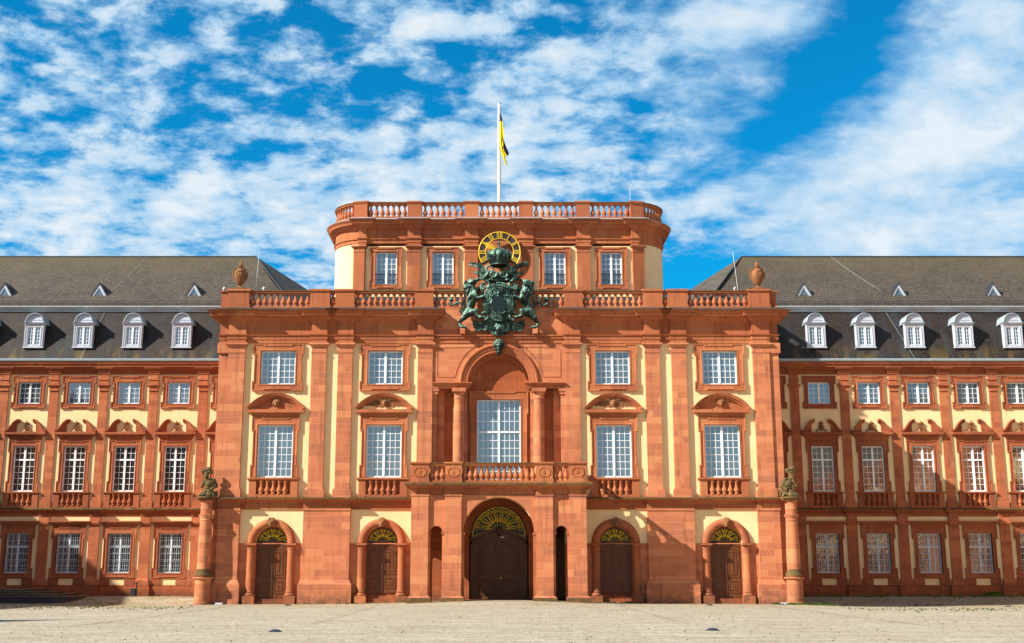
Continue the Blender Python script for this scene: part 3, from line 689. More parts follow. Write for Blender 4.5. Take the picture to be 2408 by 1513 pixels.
def side_door(x, raised, nsteps):
    z0 = raised
    d = part('side_door', door_leaf(1.10, z0, 3.86, .34, .42), 'wood', P, (x, 0, 0))
    m = MB(); m.poly([(-1.12, 3.84), (1.12, 3.84)] + arcpts(0, 4.11, 1.12, 0, 180, 20), .62, .66)
    sub('fanlight_glass', m, 'glassd', d)
    fr = MB(); fr.sweep([(1.12, z0), (1.12, 4.05)] + arcpts(0, 4.08, 1.10, 3, 177, 20) + [(-1.12, 4.05), (-1.12, z0)], [(-.10, .40), (-.10, .60), (.01, .60), (.01, .40)], False, 'xz')
    q = [(w_, 3.90 + .34 * math.cos(min(1, abs(w_) / 1.1) * PI / 2) ** 1.4) for w_ in [-1.1 + .11 * k for k in range(21)]]
    fr.sweep(q, [(-.10, .36), (-.10, .55), (.06, .55), (.06, .36)], False, 'xz'); sub('door_frame', fr, 'wood', d)
    sub('fanlight_grille', fan(1.05, 3.98, 5.10, .36, .46, .018, 9), 'goldpaint', d)
    a = MB(); pts = arcpts(0, 4.11, 1.40, 0, 180, 30); a.tube([(p[0], -.02, p[1]) for p in pts], .285, 14)
    a.sweep(arcpts(0, 4.11, 1.12, 0, 180, 30), [(0, .35), (0, -.10), (.14, -.16), (.2, -.05), (.2, .35)], False, 'xz')
    sub('archivolt', a, 'trim', d)
    for s in (-1, 1):
        c = MB(); c.lathe(s * 1.40, -.02, [(.30, .75), (.33, .80), (.285, .90), (.275, 2.2), (.26, 3.70), (.29, 3.72), (.29, 3.78), (.26, 3.80), (.26, 3.90), (.34, 3.97)], 18)
        c.box(s * 1.40 - .37, s * 1.40 + .37, -.38, .1, 3.97, 4.10); c.lathe(s * 1.40, -.02, [(.38, .55), (.40, .62), (.36, .70), (.31, .75)], 18)
        c.box(s * 1.40 - .40, s * 1.40 + .40, -.44, .1, -.4, .55); sub('column', c, 'trim', d)
    st = MB()
    for k in range(nsteps): st.box(-1.08, 1.08, -.18 + .22 * k, .60, -.3 if k == 0 else raised * k / nsteps - .02, raised * (k + 1) / nsteps - .004)
    sub('doorstep', st, 'deep', d)
    organic('keystone_mask', mask_face((0, -.36, 5.50), False, 1.15), 'urn', .035, d)
    h = MB(); h.box(.03, .09, .30, .37, z0 + 1.35, z0 + 1.62); sub('door_handle', h, 'black', d)
    return d
side_door(-15.80, .32, 2); side_door(-8.13, .72, 4); side_door(8.13, .72, 4); side_door(15.80, .36, 2)

# ---- centre of the upper floors
m = MB(); m.archfill(0, 15.35, 2.84, -4.75, 4.75, 18.83, -.12, .12, 30)
part('arch_wall', m, 'stone', P)
m = MB(); m.sheet(-4.75, 4.75, 7.3, 18.6, .60, [(-1.56, 1.56, 7.95, 14.24)])
for s in (-1, 1): m.add([(s * 4.75, -.12, 7.3), (s * 4.75, .60, 7.3), (s * 4.75, .60, 15.0), (s * 4.75, -.12, 15.0)], [(0, 1, 2, 3)])
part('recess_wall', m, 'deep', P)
m = MB(); m.sweep(arcpts(0, 15.35, 2.18, 0, 180, 36), [(.70, .3), (.70, -.18), (.60, -.30), (.50, -.30), (.46, -.22), (.28, -.22), (.24, -.17), (.04, -.17), (0, -.12), (0, .60), (.1, .60)], False, 'xz')
m.sweep(arcpts(0, 15.35, 1.92, 0, 180, 36), [(.0, .60), (.0, .50), (.28, .50), (.28, .60)], False, 'xz')
part('archivolt', m, 'trim', P)
for s in (-1, 1):
    m = MB(); x0, x1 = sorted((s * 2.20, s * 4.74))
    path = [(x0, .55), (x0, -.12), (x1, -.12)] if s > 0 else [(x0, -.12), (x1, -.12), (x1, .55)]
    m.sweep(path, [(-.3, 14.97), (.10, 14.97), (.10, 15.10), (.16, 15.14), (.22, 15.26), (.30, 15.30), (.30, 15.36), (-.3, 15.38)])
    m.box(x0 + .02, x1 - .02, .05, .59, 14.98, 15.3)
    part('impost_entablature', m, 'trim', P)
    c = MB(); cx = s * 2.84
    c.lathe(cx, .12, [(.46, 8.0), (.46, 8.4), (.42, 8.5), (.40, 8.6), (.40, 11.0), (.34, 14.2), (.38, 14.22), (.38, 14.30), (.34, 14.32), (.34, 14.52), (.47, 14.72)], 28)
    c.box(cx - .50, cx + .50, -.36, .58, 14.72, 14.969); part('balcony_column', c, 'stone', P)
    c = MB(); a, b = sorted((s * 4.42, s * 4.74)); c.box(a, b, -.06, .58, 7.3, 14.55); c.box(a - .08 * (s > 0), b + .08 * (s < 0), -.14, .58, 14.55, 14.75); c.box(a - .16 * (s > 0), b + .16 * (s < 0), -.2, .58, 14.75, 14.968)
    a, b = sorted((s * 2.25, s * 3.28)); c.box(a, b, .42, .59, 7.3, 14.96); a, b = sorted((s * 3.9, s * 4.4)); c.box(a, b, .5, .59, 7.3, 14.955)
    part('half_pilaster', c, 'stone', P)
m = MB()   # incised panel lines of the spandrels
for s in (-1, 1):
    pts = [(4.45, 15.75), (4.45, 17.75), (4.25, 17.95), (1.2, 17.95)] + [(3.12 * math.cos(R(a)), 15.35 + 3.12 * math.sin(R(a))) for a in range(58, 6, -6)] + [(3.15, 15.75)]
    pts = [(s * a, b) for a, b in pts]
    if s < 0: pts = pts[::-1]
    m.sweep(pts, [(0, -.115), (-.02, -.15), (-.06, -.15), (-.08, -.115)], True, 'xz')
part('spandrel_molding', m, 'trim', P)
w_ = part('balcony_window', sash(1.56, 7.95, 14.24, 4, 7, (11.93, 7, 3), y=.13, fr=.09), 'white', P, (0, .60, 0))
sub('glass', pane(1.56, 7.95, 14.24), 'glass', w_); sub('stone_surround', surround(1.56, 7.95, 14.24, .55, .62, 0, bottom=False), 'trim', w_)
m = MB(); m.sweep([(-4.72, -.12), (4.72, -.12)], [(0, 18.20), (.06, 18.24), (.06, 18.50), (.16, 18.56), (.16, 18.62), (.08, 18.66), (.22, 18.74), (.22, 18.82), (-.05, 18.84)])
part('arch_cornice', m, 'trim', P)
m = MB(); m.box(-4.69, 4.69, .0, .4, 18.83, 20.835)
m.poly([(-2.45, 20.84), (2.45, 20.84), (2.45, 22.58), (1.7, 22.85), (1.27, 23.05), (1.22, 24.1), (.7, 24.4), (-.7, 24.4), (-1.22, 24.1), (-1.27, 23.05), (-1.7, 22.85), (-2.45, 22.58)], .0, .5)
part('attic_wall', m, 'stone', P)
part('attic_coping', MB().sweep([(2.47, 20.9), (2.47, 22.60), (1.7, 22.87), (1.29, 23.07), (1.24, 24.12), (.7, 24.42), (-.7, 24.42), (-1.24, 24.12), (-1.29, 23.07), (-1.7, 22.87), (-2.47, 22.60), (-2.47, 20.9)], [(0, -.06), (.07, -.06), (.07, .56), (0, .56)], False, 'xz'), 'slateside', P)

# ---- portico
YP = -4.2
PO = part('portico', MB().archfill(0, 4.70, 2.36, -2.52, 2.52, 7.2, YP + .18, YP + .85, 36), 'stone', P)
m = MB()
for s in (-1, 1):
    m.archfill(s * 4.16, 4.75, .40, *sorted((s * 3.58, s * 4.70)), 7.2, YP + .18, YP + .75, 20)
    for a, b in ((3.58, 3.76), (4.56, 4.70)): m.box(s * a, s * b, YP + .18, YP + .75, 0, 4.75)
    m.archfill(-1.375, 3.3, 1.075, -3.3, -.02, 7.2, s * 5.75, s * 5.2, 20, axis='x')
    for a, b in ((-3.3, -2.45), (-.3, -.02)): m.box(*sorted((s * 5.75, s * 5.2)), a, b, 0, 3.3)
m.box(-5.6, 5.6, YP + .3, -.02, 7.25, 7.6)
sub('portico_wall', m, 'stone', PO)
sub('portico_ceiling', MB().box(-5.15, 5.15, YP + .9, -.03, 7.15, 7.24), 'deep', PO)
sub('arch_lining', MB().sweep(arcpts(0, 4.70, 2.33, 28, 152, 30), [(0, YP + .62), (.05, YP + .62), (.05, YP + .95), (0, YP + .95)], False, 'xz'), 'cream', PO)
for s in (-1, 1):
    for a, b in ((4.68, 5.82), (2.48, 3.60)):
        x0, x1 = sorted((s * a, s * b)); m = MB(); m.box(x0, x1, YP, YP + 1.0, .6, 7.12)
        m.box(x0 - .22, x1 + .22, YP - .22, YP + 1.1, -.3, .50); m.frustum(x0 - .2, x1 + .2, YP - .2, YP + 1.0, .50, .62, -.16)
        m.box(x0 - .05, x1 + .05, YP - .05, YP + 1.0, 7.12, 7.22); m.box(x0 + .002, x1 - .002, YP - .001, YP + 1., 7.22, 7.60)
        sub('pier', m, 'stone', PO)
        b_ = MB(); b_.box(x0 - .225, x1 + .225, YP - .225, YP - .1, -.3, .47); sub('mossy_pier_foot', b_, 'moss', PO)
for s in (-1, 1):   # little pilaster caps in the narrow arches and the great arch
    for a, b in ((3.60, 3.80), (4.52, 4.68)): x0, x1 = sorted((s * a, s * b)); sub('narrow_impost', MB().box(x0 - .02, x1 + .02, YP + .1, YP + .78, 4.60, 4.76), 'trim', PO)
    m = MB(); x0, x1 = sorted((s * 2.26, s * 2.48)); m.box(x0, x1, YP + .08, YP + .9, 4.55, 4.70); m.box(x0 + .04 * (s > 0), x1 - .04 * (s < 0), YP + .14, YP + .88, 0, 4.55); m.box(x0 - .0, x1 + .0, YP + .10, YP + .9, 0, .5)
    sub('impost', m, 'trim', PO)
def porpath(f=0):
    a = [(-5.86, -.35), (-5.86, YP - .04), (-4.64, YP - .04), (-4.64, YP + .12), (-3.64, YP + .12), (-3.64, YP - .04), (-2.44, YP - .04), (-2.44, YP + .12)]
    return a + [(-x, y) for x, y in a][::-1]
sub('portico_frieze', MB().sweep(porpath(), [(-.4, 7.23), (-.03, 7.23), (-.03, 7.55), (.05, 7.58), (.05, 7.62), (-.4, 7.62)]), 'trim', PO)
sub('portico_cornice', MB().sweep(porpath(), [(-.5, 7.619), (.08, 7.622), (.12, 7.68), (.30, 7.75), (.34, 7.80), (-.5, 7.80)]), 'trim', PO)
sub('portico_ledge', MB().sweep(porpath(), [(-.6, 7.799), (.40, 7.803), (.42, 7.93), (.36, 7.97), (0, 7.99), (-.6, 7.99)]), 'moss', PO)
sub('balcony_floor', MB().box(-5.6, 5.6, YP + .3, .58, 7.62, 7.94), 'lead', PO)
balustrade(P, [(-4.68, -3.60, 3), (-2.48, 2.48, 13), (3.60, 4.68, 3)], [(-5.85, -4.68), (-3.60, -2.48), (2.48, 3.60), (4.68, 5.85)], 7.99, 1.33, YP - .02, name='balcony_balustrade', balmesh=BALP, panel=True, ph=.03)
m = MB()
for s in (-1, 1):
    x0, x1 = sorted((s * 5.45, s * 5.81)); m.box(x0, x1, YP + .45, -.3, 7.992, 8.13); m.box(x0, x1, YP + .45, -.3, 9.15, 9.30)
ob = part('balcony_side_rail', m, 'trim', P)
for s in (-1, 1):
    for k in range(7): link('baluster', BALP, ob, (s * 5.63, YP + .9 + k * .5, 8.12))
# main gate in the back of the portico
m = MB(); m.sheet(-5.2, 5.2, -.2, 7.2, -.015, [(-2.06, 2.06, -.2, 6.9), (3.55, 4.95, -.2, 5.6)])
m.archfill(0, 4.72, 1.98, -2.06, 2.06, 6.9, -.015, .6, 30)
part('portico_back_wall', m, 'deep', P)  # darker stone puts the portico's inner shade into the wall colour
m = MB(); m.box(3.5, 5.0, 1.6, 1.65, .0, 5.7); m.box(3.45, 3.5, .0, 1.6, 0, 5.7); m.box(5.0, 5.05, 0, 1.6, 0, 5.7); m.box(3.45, 5.05, 0, 1.6, 5.62, 5.7); part('added_dark_passage', m, 'deep', P)  # invented passage, added so the right niche reads dark
pd = MB().box(3.56, 4.94, .9, 1.0, .3, 4.6); pd.box(3.7, 4.2, .86, .9, .6, 2.1); pd.box(4.3, 4.8, .86, .9, .6, 2.1); pd.box(3.7, 4.2, .86, .9, 2.4, 4.3); pd.box(4.3, 4.8, .86, .9, 2.4, 4.3); part('added_passage_door', pd, 'wood2', P)  # invented dark door closing the added passage
G = part('main_gate', door_leaf(1.40, .30, 4.30, .50, .40, panels=((.06, .34), (.42, .92))), 'wood2', P, (0, 0, 0))
m = MB()
for s in (-1, 1):
    x0, x1 = sorted((s * 1.42, s * 1.95)); m.box(x0, x1, .36, .55, .30, 4.30); x0, x1 = sorted((s * 1.50, s * 1.86)); m.box(x0, x1, .32, .36, .5, 4.15)
q = [(x_ / 10 * 1.98, 4.38 + .62 * math.cos(min(1, abs(x_ / 10)) * PI / 2) ** 1.3) for x_ in range(-10, 11)]
m.sweep(q, [(-.12, .26), (-.12, .55), (.03, .55), (.10, .26)], False, 'xz'); m.sweep([(a, b - .22) for a, b in q], [(-.06, .30), (-.06, .5), (.14, .5), (.14, .30)], False, 'xz')
m.sweep([(1.97, .3), (1.97, 4.7)] + arcpts(0, 4.72, 1.96, 2, 178, 24) + [(-1.97, 4.7), (-1.97, .3)], [(-.13, .30), (-.13, .55), (.02, .55), (.02, .30)], False, 'xz')
m.ball((0, .22, 5.0), .2, sx=.9, sz=1.5)
sub('gate_frame', m, 'wood2', G)
sub('fanlight_glass', MB().poly([(-1.9, 4.5), (1.9, 4.5)] + arcpts(0, 4.72, 1.9, 0, 180, 20), .62, .66), 'glassd', G)
sub('fanlight_grille', fan(1.82, 4.62, 6.58, .52, .30, .020, 15), 'goldpaint', G)
sub('sill', MB().box(-2.3, 2.3, -.6, .7, .0, .296), 'deep', G)
sub('door_handle', MB().box(.10, .22, .28, .34, 1.72, 1.77), 'gold', G)
sub('door_sign', MB().box(.12, .37, .385, .395, 4.50, 4.56), 'white', G)
# corner columns
def corner_column(s):
    c = MB(); cx, cy = s * 20.25, -.75
    c.lathe(cx, cy, [(.62, -.3), (.62, .10), (.55, .16), (.55, 1.62), (.60, 1.64), (.70, 1.72), (.70, 1.80)], 32)
    o = part('corner_column', c, 'stone', P)
    c = MB(); c.lathe(cx, cy, [(.56, 1.80), (.60, 1.92), (.56, 2.05), (.50, 2.12), (.50, 2.25), (.46, 2.35)], 32); sub('mossy_column_base', c, 'moss', o)
    c = MB(); c.lathe(cx, cy, [(.46, 2.35), (.455, 3.9), (.40, 5.60), (.43, 5.62), (.43, 5.68), (.40, 5.70), (.40, 5.80), (.50, 5.95), (.52, 6.02), (.40, 6.06), (.40, 6.35), (.42, 6.37), (.42, 6.42), (.40, 6.45), (.40, 6.86), (.52, 6.98)], 32)
    sub('column_shaft', c, 'stone', o)
    c = MB(); c.lathe(cx, cy, [(.56, 6.98), (.62, 7.04), (.64, 7.10), (.74, 7.14), (.74, 7.24), (.70, 7.26)], 32); x0, x1 = sorted((s * 19.6, s * 20.3)); c.box(x0, x1, -1.1, .3, 6.99, 7.10); c.box(x0, x1, -1.2, .3, 7.102, 7.235)
    sub('column_capital', c, 'moss', o)
corner_column(-1); corner_column(1)

# ============================================================ ATTIC TOWER
T = thing('attic_tower', 'set-back round-cornered top storey behind the parapet, carrying the clock and the flagpole', 'building', (0, 12.5, 20.8))
YT = 6.0
def tplan(off, brk):     # plan outline, from left-back over the front to right-back; outward offset and pilaster breaks
    pts = [(-13.14 - off, 17.5)]; n = 12; cx, cy, r = -10.36, 8.8, 2.78 + off
    pts.append((cx - r, cy))
    for k in range(1, n): a = R(180 + 90 * k / n); pts.append((cx + r * math.cos(a), cy + r * math.sin(a)))
    left = pts
    f = []
    for a, b in ((-11.3, -10.39), (-7.14, -6.10), (-2.66, -1.62)):
        if a < -11: f += [(-10.36, YT - off)] if not brk else [(-10.95, YT - off + .06), (-10.95, YT - off - brk + .03), (-10.36, YT - off - brk), (-10.36, YT - off)]
        else: f += [(a, YT - off), (a, YT - off - brk), (b, YT - off - brk), (b, YT - off)] if brk else []
    if brk:
        left = left[:-2]
    p = left + f
    return p + [(-x, y) for x, y in p][::-1]
WT = [-8.78, -4.37, 4.37, 8.78]
m = MB(); m.sheet(-10.36, 10.36, 20.8, 27.3, YT, [(x - .86, x + .86, 24.0, 26.64) for x in WT])
for s in (-1, 1):
    pth = [(-13.14, 18)] + [(-10.36 + 2.78 * math.cos(R(180 + 90 * k / 14)), 8.78 + 2.78 * math.sin(R(180 + 90 * k / 14))) for k in range(15)]
    pth = [(s * -x, y) for x, y in pth]
    m.add([(x, y, zz) for zz in (20.8, 27.3) for x, y in pth], [(i, i + 1, i + 17, i + 16) for i in range(15)])
m.add([(-13.26, 18, 20.8), (13.26, 18, 20.8), (13.26, 18, 29.3), (-13.26, 18, 29.3)], [(0, 1, 2, 3)])
part('tower_wall', m, 'cream', T)
m = MB(); m.sheet(-1.64, 1.64, 20.8, 28.5, YT - .06, ()); part('clock_panel', m, 'trim', T)
def tpil(x0, x1):
    m = MB(); y = YT - .24; m.box(x0, x1, y, YT + .1, 20.81, 26.6); m.box(x0 - .03, x1 + .03, y - .03, YT, 26.6, 26.66); m.box(x0 + .002, x1 - .002, y - .002, YT, 26.66, 26.86)
    m.frustum(x0, x1, y, YT, 26.86, 27.02, .12); m.box(x0 - .16, x1 + .16, y - .16, YT, 27.02, 27.13); return m
for a, b in ((-7.14, -6.10), (-2.68, -1.64)):
    part('tower_pilaster', tpil(a, b), 'trim', T); part('tower_pilaster', tpil(-b, -a), 'trim', T)
for s in (-1, 1):
    m = tpil(-.46, .46); m.xf(Matrix.Translation((s * 10.86, YT + .06, 0)) @ Matrix.Rotation(s * R(12), 4, 'Z') @ Matrix.Translation((0, -YT, 0)))
    part('tower_pilaster', m, 'trim', T)
pp = tplan(0, .26)
part('tower_entablature', MB().sweep(pp, [(-.4, 27.135), (0, 27.135), (0, 27.35), (.04, 27.37), (.04, 27.60), (.14, 27.68), (.14, 27.73), (0, 27.75), (0, 28.42), (.10, 28.52), (-.4, 28.52)]), 'trim', T)
part('tower_cornice', MB().sweep(pp, [(-.4, 28.519), (.14, 28.522), (.30, 28.66), (.34, 28.74), (.54, 28.78), (.60, 28.94), (.70, 29.04), (.72, 29.12), (-.4, 29.12)]), 'trim', T)
part('tower_gutter', MB().sweep(pp, [(-.5, 29.119), (.76, 29.123), (.76, 29.16), (.1, 29.39), (-.5, 29.39)]), 'lead', T)
part('tower_roof', MB().box(-13.0, 13.0, 9, 18, 29.0, 29.35).box(-10.3, 10.3, 6.2, 9, 29.0, 29.34), 'lead', T)
# tower balustrade along the plan
def curve(s, off=.0):
    return [(s * -(-10.36 + (2.78 + off) * math.cos(R(180 + 90 * k / 14))), 8.78 + (2.78 + off) * math.sin(R(180 + 90 * k / 14))) for k in range(15)]
full = [(-13.14, 16)] + [(-x, y) for x, y in curve(1)] + curve(1)[::-1] + [(13.14, 16)]
h = 1.33; z = 29.39
ob = part('tower_balustrade', MB().sweep(full, [(.06, z), (.06, z + .14), (-.32, z + .14), (-.32, z)]).sweep(full, [(.08, z + h - .19), (.08, z + h - .07), (-.34, z + h - .07), (-.34, z + h - .19)]), 'trim', T)
sub('coping', MB().sweep(full, [(.14, z + h - .068), (.14, z + h), (-.40, z + h), (-.40, z + h - .068)]), 'moss', ob)
BALT = baluster_mesh(1.04, .195)
def tped(w2, x, y, rot):
    m = MB(); m.box(-w2, w2, -.12, .44, .20, h - .20); m.box(-w2 - .05, w2 + .05, -.17, .49, .002, .20); m.frustum(-w2, w2, -.12, .44, h - .20, h - .06, .06); m.box(-w2 - .09, w2 + .09, -.21, .5, h - .06, h + .06)
    m.xf(Matrix.Translation((x, y, z)) @ Matrix.Rotation(rot, 4, 'Z')); sub('pedestal', m, 'trim', ob)
for s in (-1, 1):
    tped(.56, s * 6.62, YT, 0); tped(.55, s * 2.14, YT, 0); tped(.54, s * 10.86, YT + .05, s * R(12)); tped(.45, s * 13.10, 10.3, s * R(90))
    for k in range(7): link('baluster', BALT, ob, (s * (10.30 - 3.1 * (k + .5) / 7), YT + .14, z + .14)); link('baluster', BALT, ob, (s * (6.04 - 3.32 * (k + .5) / 7), YT + .14, z + .14))
    for k in range(8): a = R(180 + 90 * (.05 + .70 * (k + .5) / 8)); link('baluster', BALT, ob, (s * -(-10.36 + 2.64 * math.cos(a)), 8.78 + 2.64 * math.sin(a), z + .14))
for k in range(7): link('baluster', BALT, ob, (-1.55 + 3.1 * (k + .5) / 7, YT + .14, z + .14))
for i, x in enumerate(WT):
    if i == 0:
        w_ = part('tower_window', sash(.83, 24.0, 26.64, 2, 6), 'white', T, (x, YT, 0)); sub('glass', pane(.83, 24.0, 26.64), 'glass', w_)
        sub('stone_surround', surround(.83, 24.0, 26.64, .43, .38, .34, ear=.08, rim=.08), 'trim', w_)
        gr = window_grille(.83, 24.02, 24.92, .12, 10, 1, bulge=1); gr.box(-.83, .83, .105, .15, 24.90, 24.94); gr.box(-.83, .83, .105, .15, 24.05, 24.09); sub('railing', gr, 'black', w_)
    else: dup(w_, T, (x - 0, YT - 12.5, -20.8))

# ============================================================ WINGS
YW = 14.2
BAY = [22.52 + 4.137 * k for k in range(10)]
def wing(s, label):
    W = thing('palace_wing', label, 'building', (s * 40, YW, 0), 'wings flanking the pavilion')
    X = [s * b for b in BAY]; e0, e1 = 19.5, 62.0
    xa, xb = sorted((s * e0, s * e1))
    holes = [(x - .95, x + .95, a, b) for x in X for a, b in ((15.83, 17.66), (8.61, 12.33), (2.07, 5.23))]
    part('plaster_wall', MB().sheet(xa, xb, 1.0, 18.6, YW, holes), 'cream', W)
    pil = [b + 2.068 for b in BAY]
    # plinth, string course, entablature follow the pilasters
    def path(d, half):
        p = [(e0, YW)]
        for q in pil: p += [(q - half, YW), (q - half, YW - d), (q + half, YW - d), (q + half, YW)]
        p.append((e1, YW)); p = [(s * a, b) for a, b in p]
        return p if s > 0 else p[::-1]
    part('plinth', MB().sweep(path(.22, .50), [(-.2, -.5), (.16, -.5), (.16, .90), (.10, .95), (.12, 1.06), (.02, 1.13), (-.2, 1.13)]), 'deep', W)
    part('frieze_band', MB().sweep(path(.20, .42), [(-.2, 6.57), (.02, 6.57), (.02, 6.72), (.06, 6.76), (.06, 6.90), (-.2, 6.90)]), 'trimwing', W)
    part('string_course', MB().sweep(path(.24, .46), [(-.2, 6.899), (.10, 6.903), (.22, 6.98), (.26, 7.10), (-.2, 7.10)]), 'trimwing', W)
    part('mossy_ledge', MB().sweep(path(.24, .46), [(-.2, 7.099), (.32, 7.103), (.33, 7.19), (.20, 7.26), (-.2, 7.27)]), 'moss', W)
    part('entablature', MB().sweep(path(.18, .42), [(-.2, 18.30), (.04, 18.30), (.04, 18.42), (.10, 18.46), (.10, 18.62), (-.2, 18.62)]).sweep(path(.16, .46), [(-.2, 18.621), (.14, 18.625), (.30, 18.76), (.32, 18.86), (-.2, 18.86)]), 'trimwing', W)
    part('cornice', MB().sweep([(xa, YW), (xb, YW)], [(-.2, 18.861), (.50, 18.865), (.52, 19.02), (.62, 19.12), (.64, 19.28), (-.2, 19.29)]), 'trimwing', W)
    part('gutter', MB().sweep([(xa, YW), (xb, YW)], [(.35, 19.291), (.66, 19.295), (.74, 19.36), (.76, 19.50), (.70, 19.54), (.35, 19.54)]), 'gutter', W)
    for q in pil:
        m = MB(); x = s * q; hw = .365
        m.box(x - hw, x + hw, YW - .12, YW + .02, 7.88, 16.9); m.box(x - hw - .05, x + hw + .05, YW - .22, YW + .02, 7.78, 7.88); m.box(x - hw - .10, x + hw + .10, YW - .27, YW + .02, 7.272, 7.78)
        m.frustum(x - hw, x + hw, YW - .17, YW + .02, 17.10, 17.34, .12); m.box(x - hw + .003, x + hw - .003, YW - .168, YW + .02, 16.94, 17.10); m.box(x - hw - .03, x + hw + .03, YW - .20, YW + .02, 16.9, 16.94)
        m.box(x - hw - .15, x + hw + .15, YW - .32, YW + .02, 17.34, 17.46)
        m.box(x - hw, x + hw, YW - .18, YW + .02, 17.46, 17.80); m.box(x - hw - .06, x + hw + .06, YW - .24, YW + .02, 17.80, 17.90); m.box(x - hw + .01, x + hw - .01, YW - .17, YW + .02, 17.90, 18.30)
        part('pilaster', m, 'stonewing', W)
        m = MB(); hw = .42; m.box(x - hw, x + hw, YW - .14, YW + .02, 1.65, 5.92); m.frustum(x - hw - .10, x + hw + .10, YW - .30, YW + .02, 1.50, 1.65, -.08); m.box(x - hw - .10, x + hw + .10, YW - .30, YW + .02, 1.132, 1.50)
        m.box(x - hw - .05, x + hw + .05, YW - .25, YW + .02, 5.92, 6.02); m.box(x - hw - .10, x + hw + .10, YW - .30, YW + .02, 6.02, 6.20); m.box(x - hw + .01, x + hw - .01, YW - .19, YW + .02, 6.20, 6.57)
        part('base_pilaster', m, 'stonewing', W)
    # windows: one of each kind with its sub-parts, then copies
    L = W.location; loc = lambda x: (x - L.x, 0, 0)
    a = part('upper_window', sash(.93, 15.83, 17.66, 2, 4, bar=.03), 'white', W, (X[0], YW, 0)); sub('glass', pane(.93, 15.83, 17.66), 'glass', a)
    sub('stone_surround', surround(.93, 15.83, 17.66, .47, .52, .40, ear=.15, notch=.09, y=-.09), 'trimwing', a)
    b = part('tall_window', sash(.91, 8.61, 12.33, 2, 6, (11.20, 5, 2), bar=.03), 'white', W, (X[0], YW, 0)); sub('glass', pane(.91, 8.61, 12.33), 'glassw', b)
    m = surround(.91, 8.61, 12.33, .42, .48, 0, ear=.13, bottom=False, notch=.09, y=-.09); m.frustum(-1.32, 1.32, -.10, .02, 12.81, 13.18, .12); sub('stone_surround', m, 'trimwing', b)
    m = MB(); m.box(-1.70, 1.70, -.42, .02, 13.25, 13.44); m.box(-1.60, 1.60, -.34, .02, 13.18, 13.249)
    for k in (-1, 1):
        pts = [(1.70, 13.56), (1.52, 13.62), (1.36, 13.78), (1.22, 14.00), (1.05, 14.24), (.85, 14.42), (.68, 14.50), (.56, 14.50)]
        pts = [(k * x, z_) for x, z_ in pts]
        if k < 0: pts = pts[::-1]
        m.sweep(pts, [(-.26, .0), (-.26, -.16), (-.16, -.20), (-.14, -.30), (-.03, -.36), (.03, -.36), (.03, 0)], False, 'xz')
        fl = [(1.58, 13.44), (.82, 13.44), (.80, 14.22), (.95, 14.14), (1.10, 13.95), (1.25, 13.72), (1.40, 13.56)]; m.poly([(k * x, z_) for x, z_ in fl], -.14, .02)
    sub('swan_neck_pediment', m, 'trimwing', b)
    m = MB(); y = -.10
    for k in (-1, 1):
        m.tube([(k * .02, y, 14.08), (k * .20, y - .02, 13.95), (k * .22, y, 13.80), (k * .10, y, 13.70), (-k * .04, y, 13.84), (k * .02, y, 14.0)], .035, 6)
        m.tube([(k * .06, y, 14.0), (k * .18, y, 13.72), (k * .30, y, 13.60)], .04, 6); m.tube(spiral(k * .38, 13.64, .09, 1.1, PI if k > 0 else 0, k, y, 10), .035, 6)
    m.ball((0, y - .02, 14.22), .2, sx=1.0, sy=.5, sz=.55); m.box(-.17, .17, -.16, -.02, 14.09, 14.16); m.ball((0, y - .02, 14.37), .05); m.poly([(-.1, 13.6), (.1, 13.6), (.12, 14.05), (-.12, 14.05)], -.08, .0)
    sub('crowned_monogram', m, 'urn', b)
    m = MB(); m.box(-1.56, 1.56, -.32, .02, 8.47, 8.57); m.box(-1.48, 1.48, -.26, .02, 8.40, 8.469)
    for k in (-1, 1): x0, x1 = sorted((k * .97, k * 1.44)); m.box(x0, x1, -.22, .02, 7.30, 8.40); m.box(x0 - .04, x1 + .04, -.26, .02, 7.274, 7.42)
    m.box(-.96, .96, -.22, .02, 7.275, 7.46); sub('shaded_apron_back', MB().box(-.96, .96, -.03, .02, 7.46, 8.40), 'deep', b); sub('window_apron', m, 'trimwing', b)  # apron back coloured dark for the shade behind the balusters
    BB = baluster_mesh(.93, .20, mat='trimwing')
    for k in range(4): link('baluster', BB, b, ((k - 1.5) * .44, -.12, 7.465))
    c = part('barred_window', sash(.95, 2.07, 5.23, 2, 5, (4.16, 4, 2), y=.20, bar=.03), 'white', W, (X[0], YW, 0)); sub('glass', pane(.95, 2.07, 5.23, .265), 'glassw', c)
    m = surround(.95, 2.07, 5.23, .44, .55, .42, ear=.15, notch=.09, y=-.09); m.frustum(-1.36, 1.36, -.10, .02, 5.78, 6.02, .10); m.box(-1.66, 1.66, -.34, .02, 6.02, 6.12); m.box(-1.72, 1.72, -.40, .02, 6.121, 6.22)
    m.box(-1.45, -.60, -.10, .02, 1.135, 1.649); m.box(.60, 1.45, -.10, .02, 1.135, 1.649); sub('stone_surround', m, 'trimwing', c)
    sub('window_grille', window_grille(.95, 2.07, 5.23, .10, 11, 5), 'grille', c)
    d = part('dormer', MB(), 'dormer', W, (X[0], 14.12, -.06)); d.data = dormer_mesh()
    sub('dormer_window', dormer_sash(), 'white', d); sub('glass', pane(.55, 20.85, 22.45, .13), 'glass', d)
    for k in (-1, 1): sub('slate_cheek', MB().box(k * .72, k * .64, .05, 2.2, 20.5, 22.75), 'slateside', d)
    sub('arched_roof', dormer_roof(), 'gutter', d)
    for x in X[1:]:
        for o in (a, b, c, d): dup(o, W, (x - L.x, o.location.y, o.location.z))
    # triangular dormers
    td = None
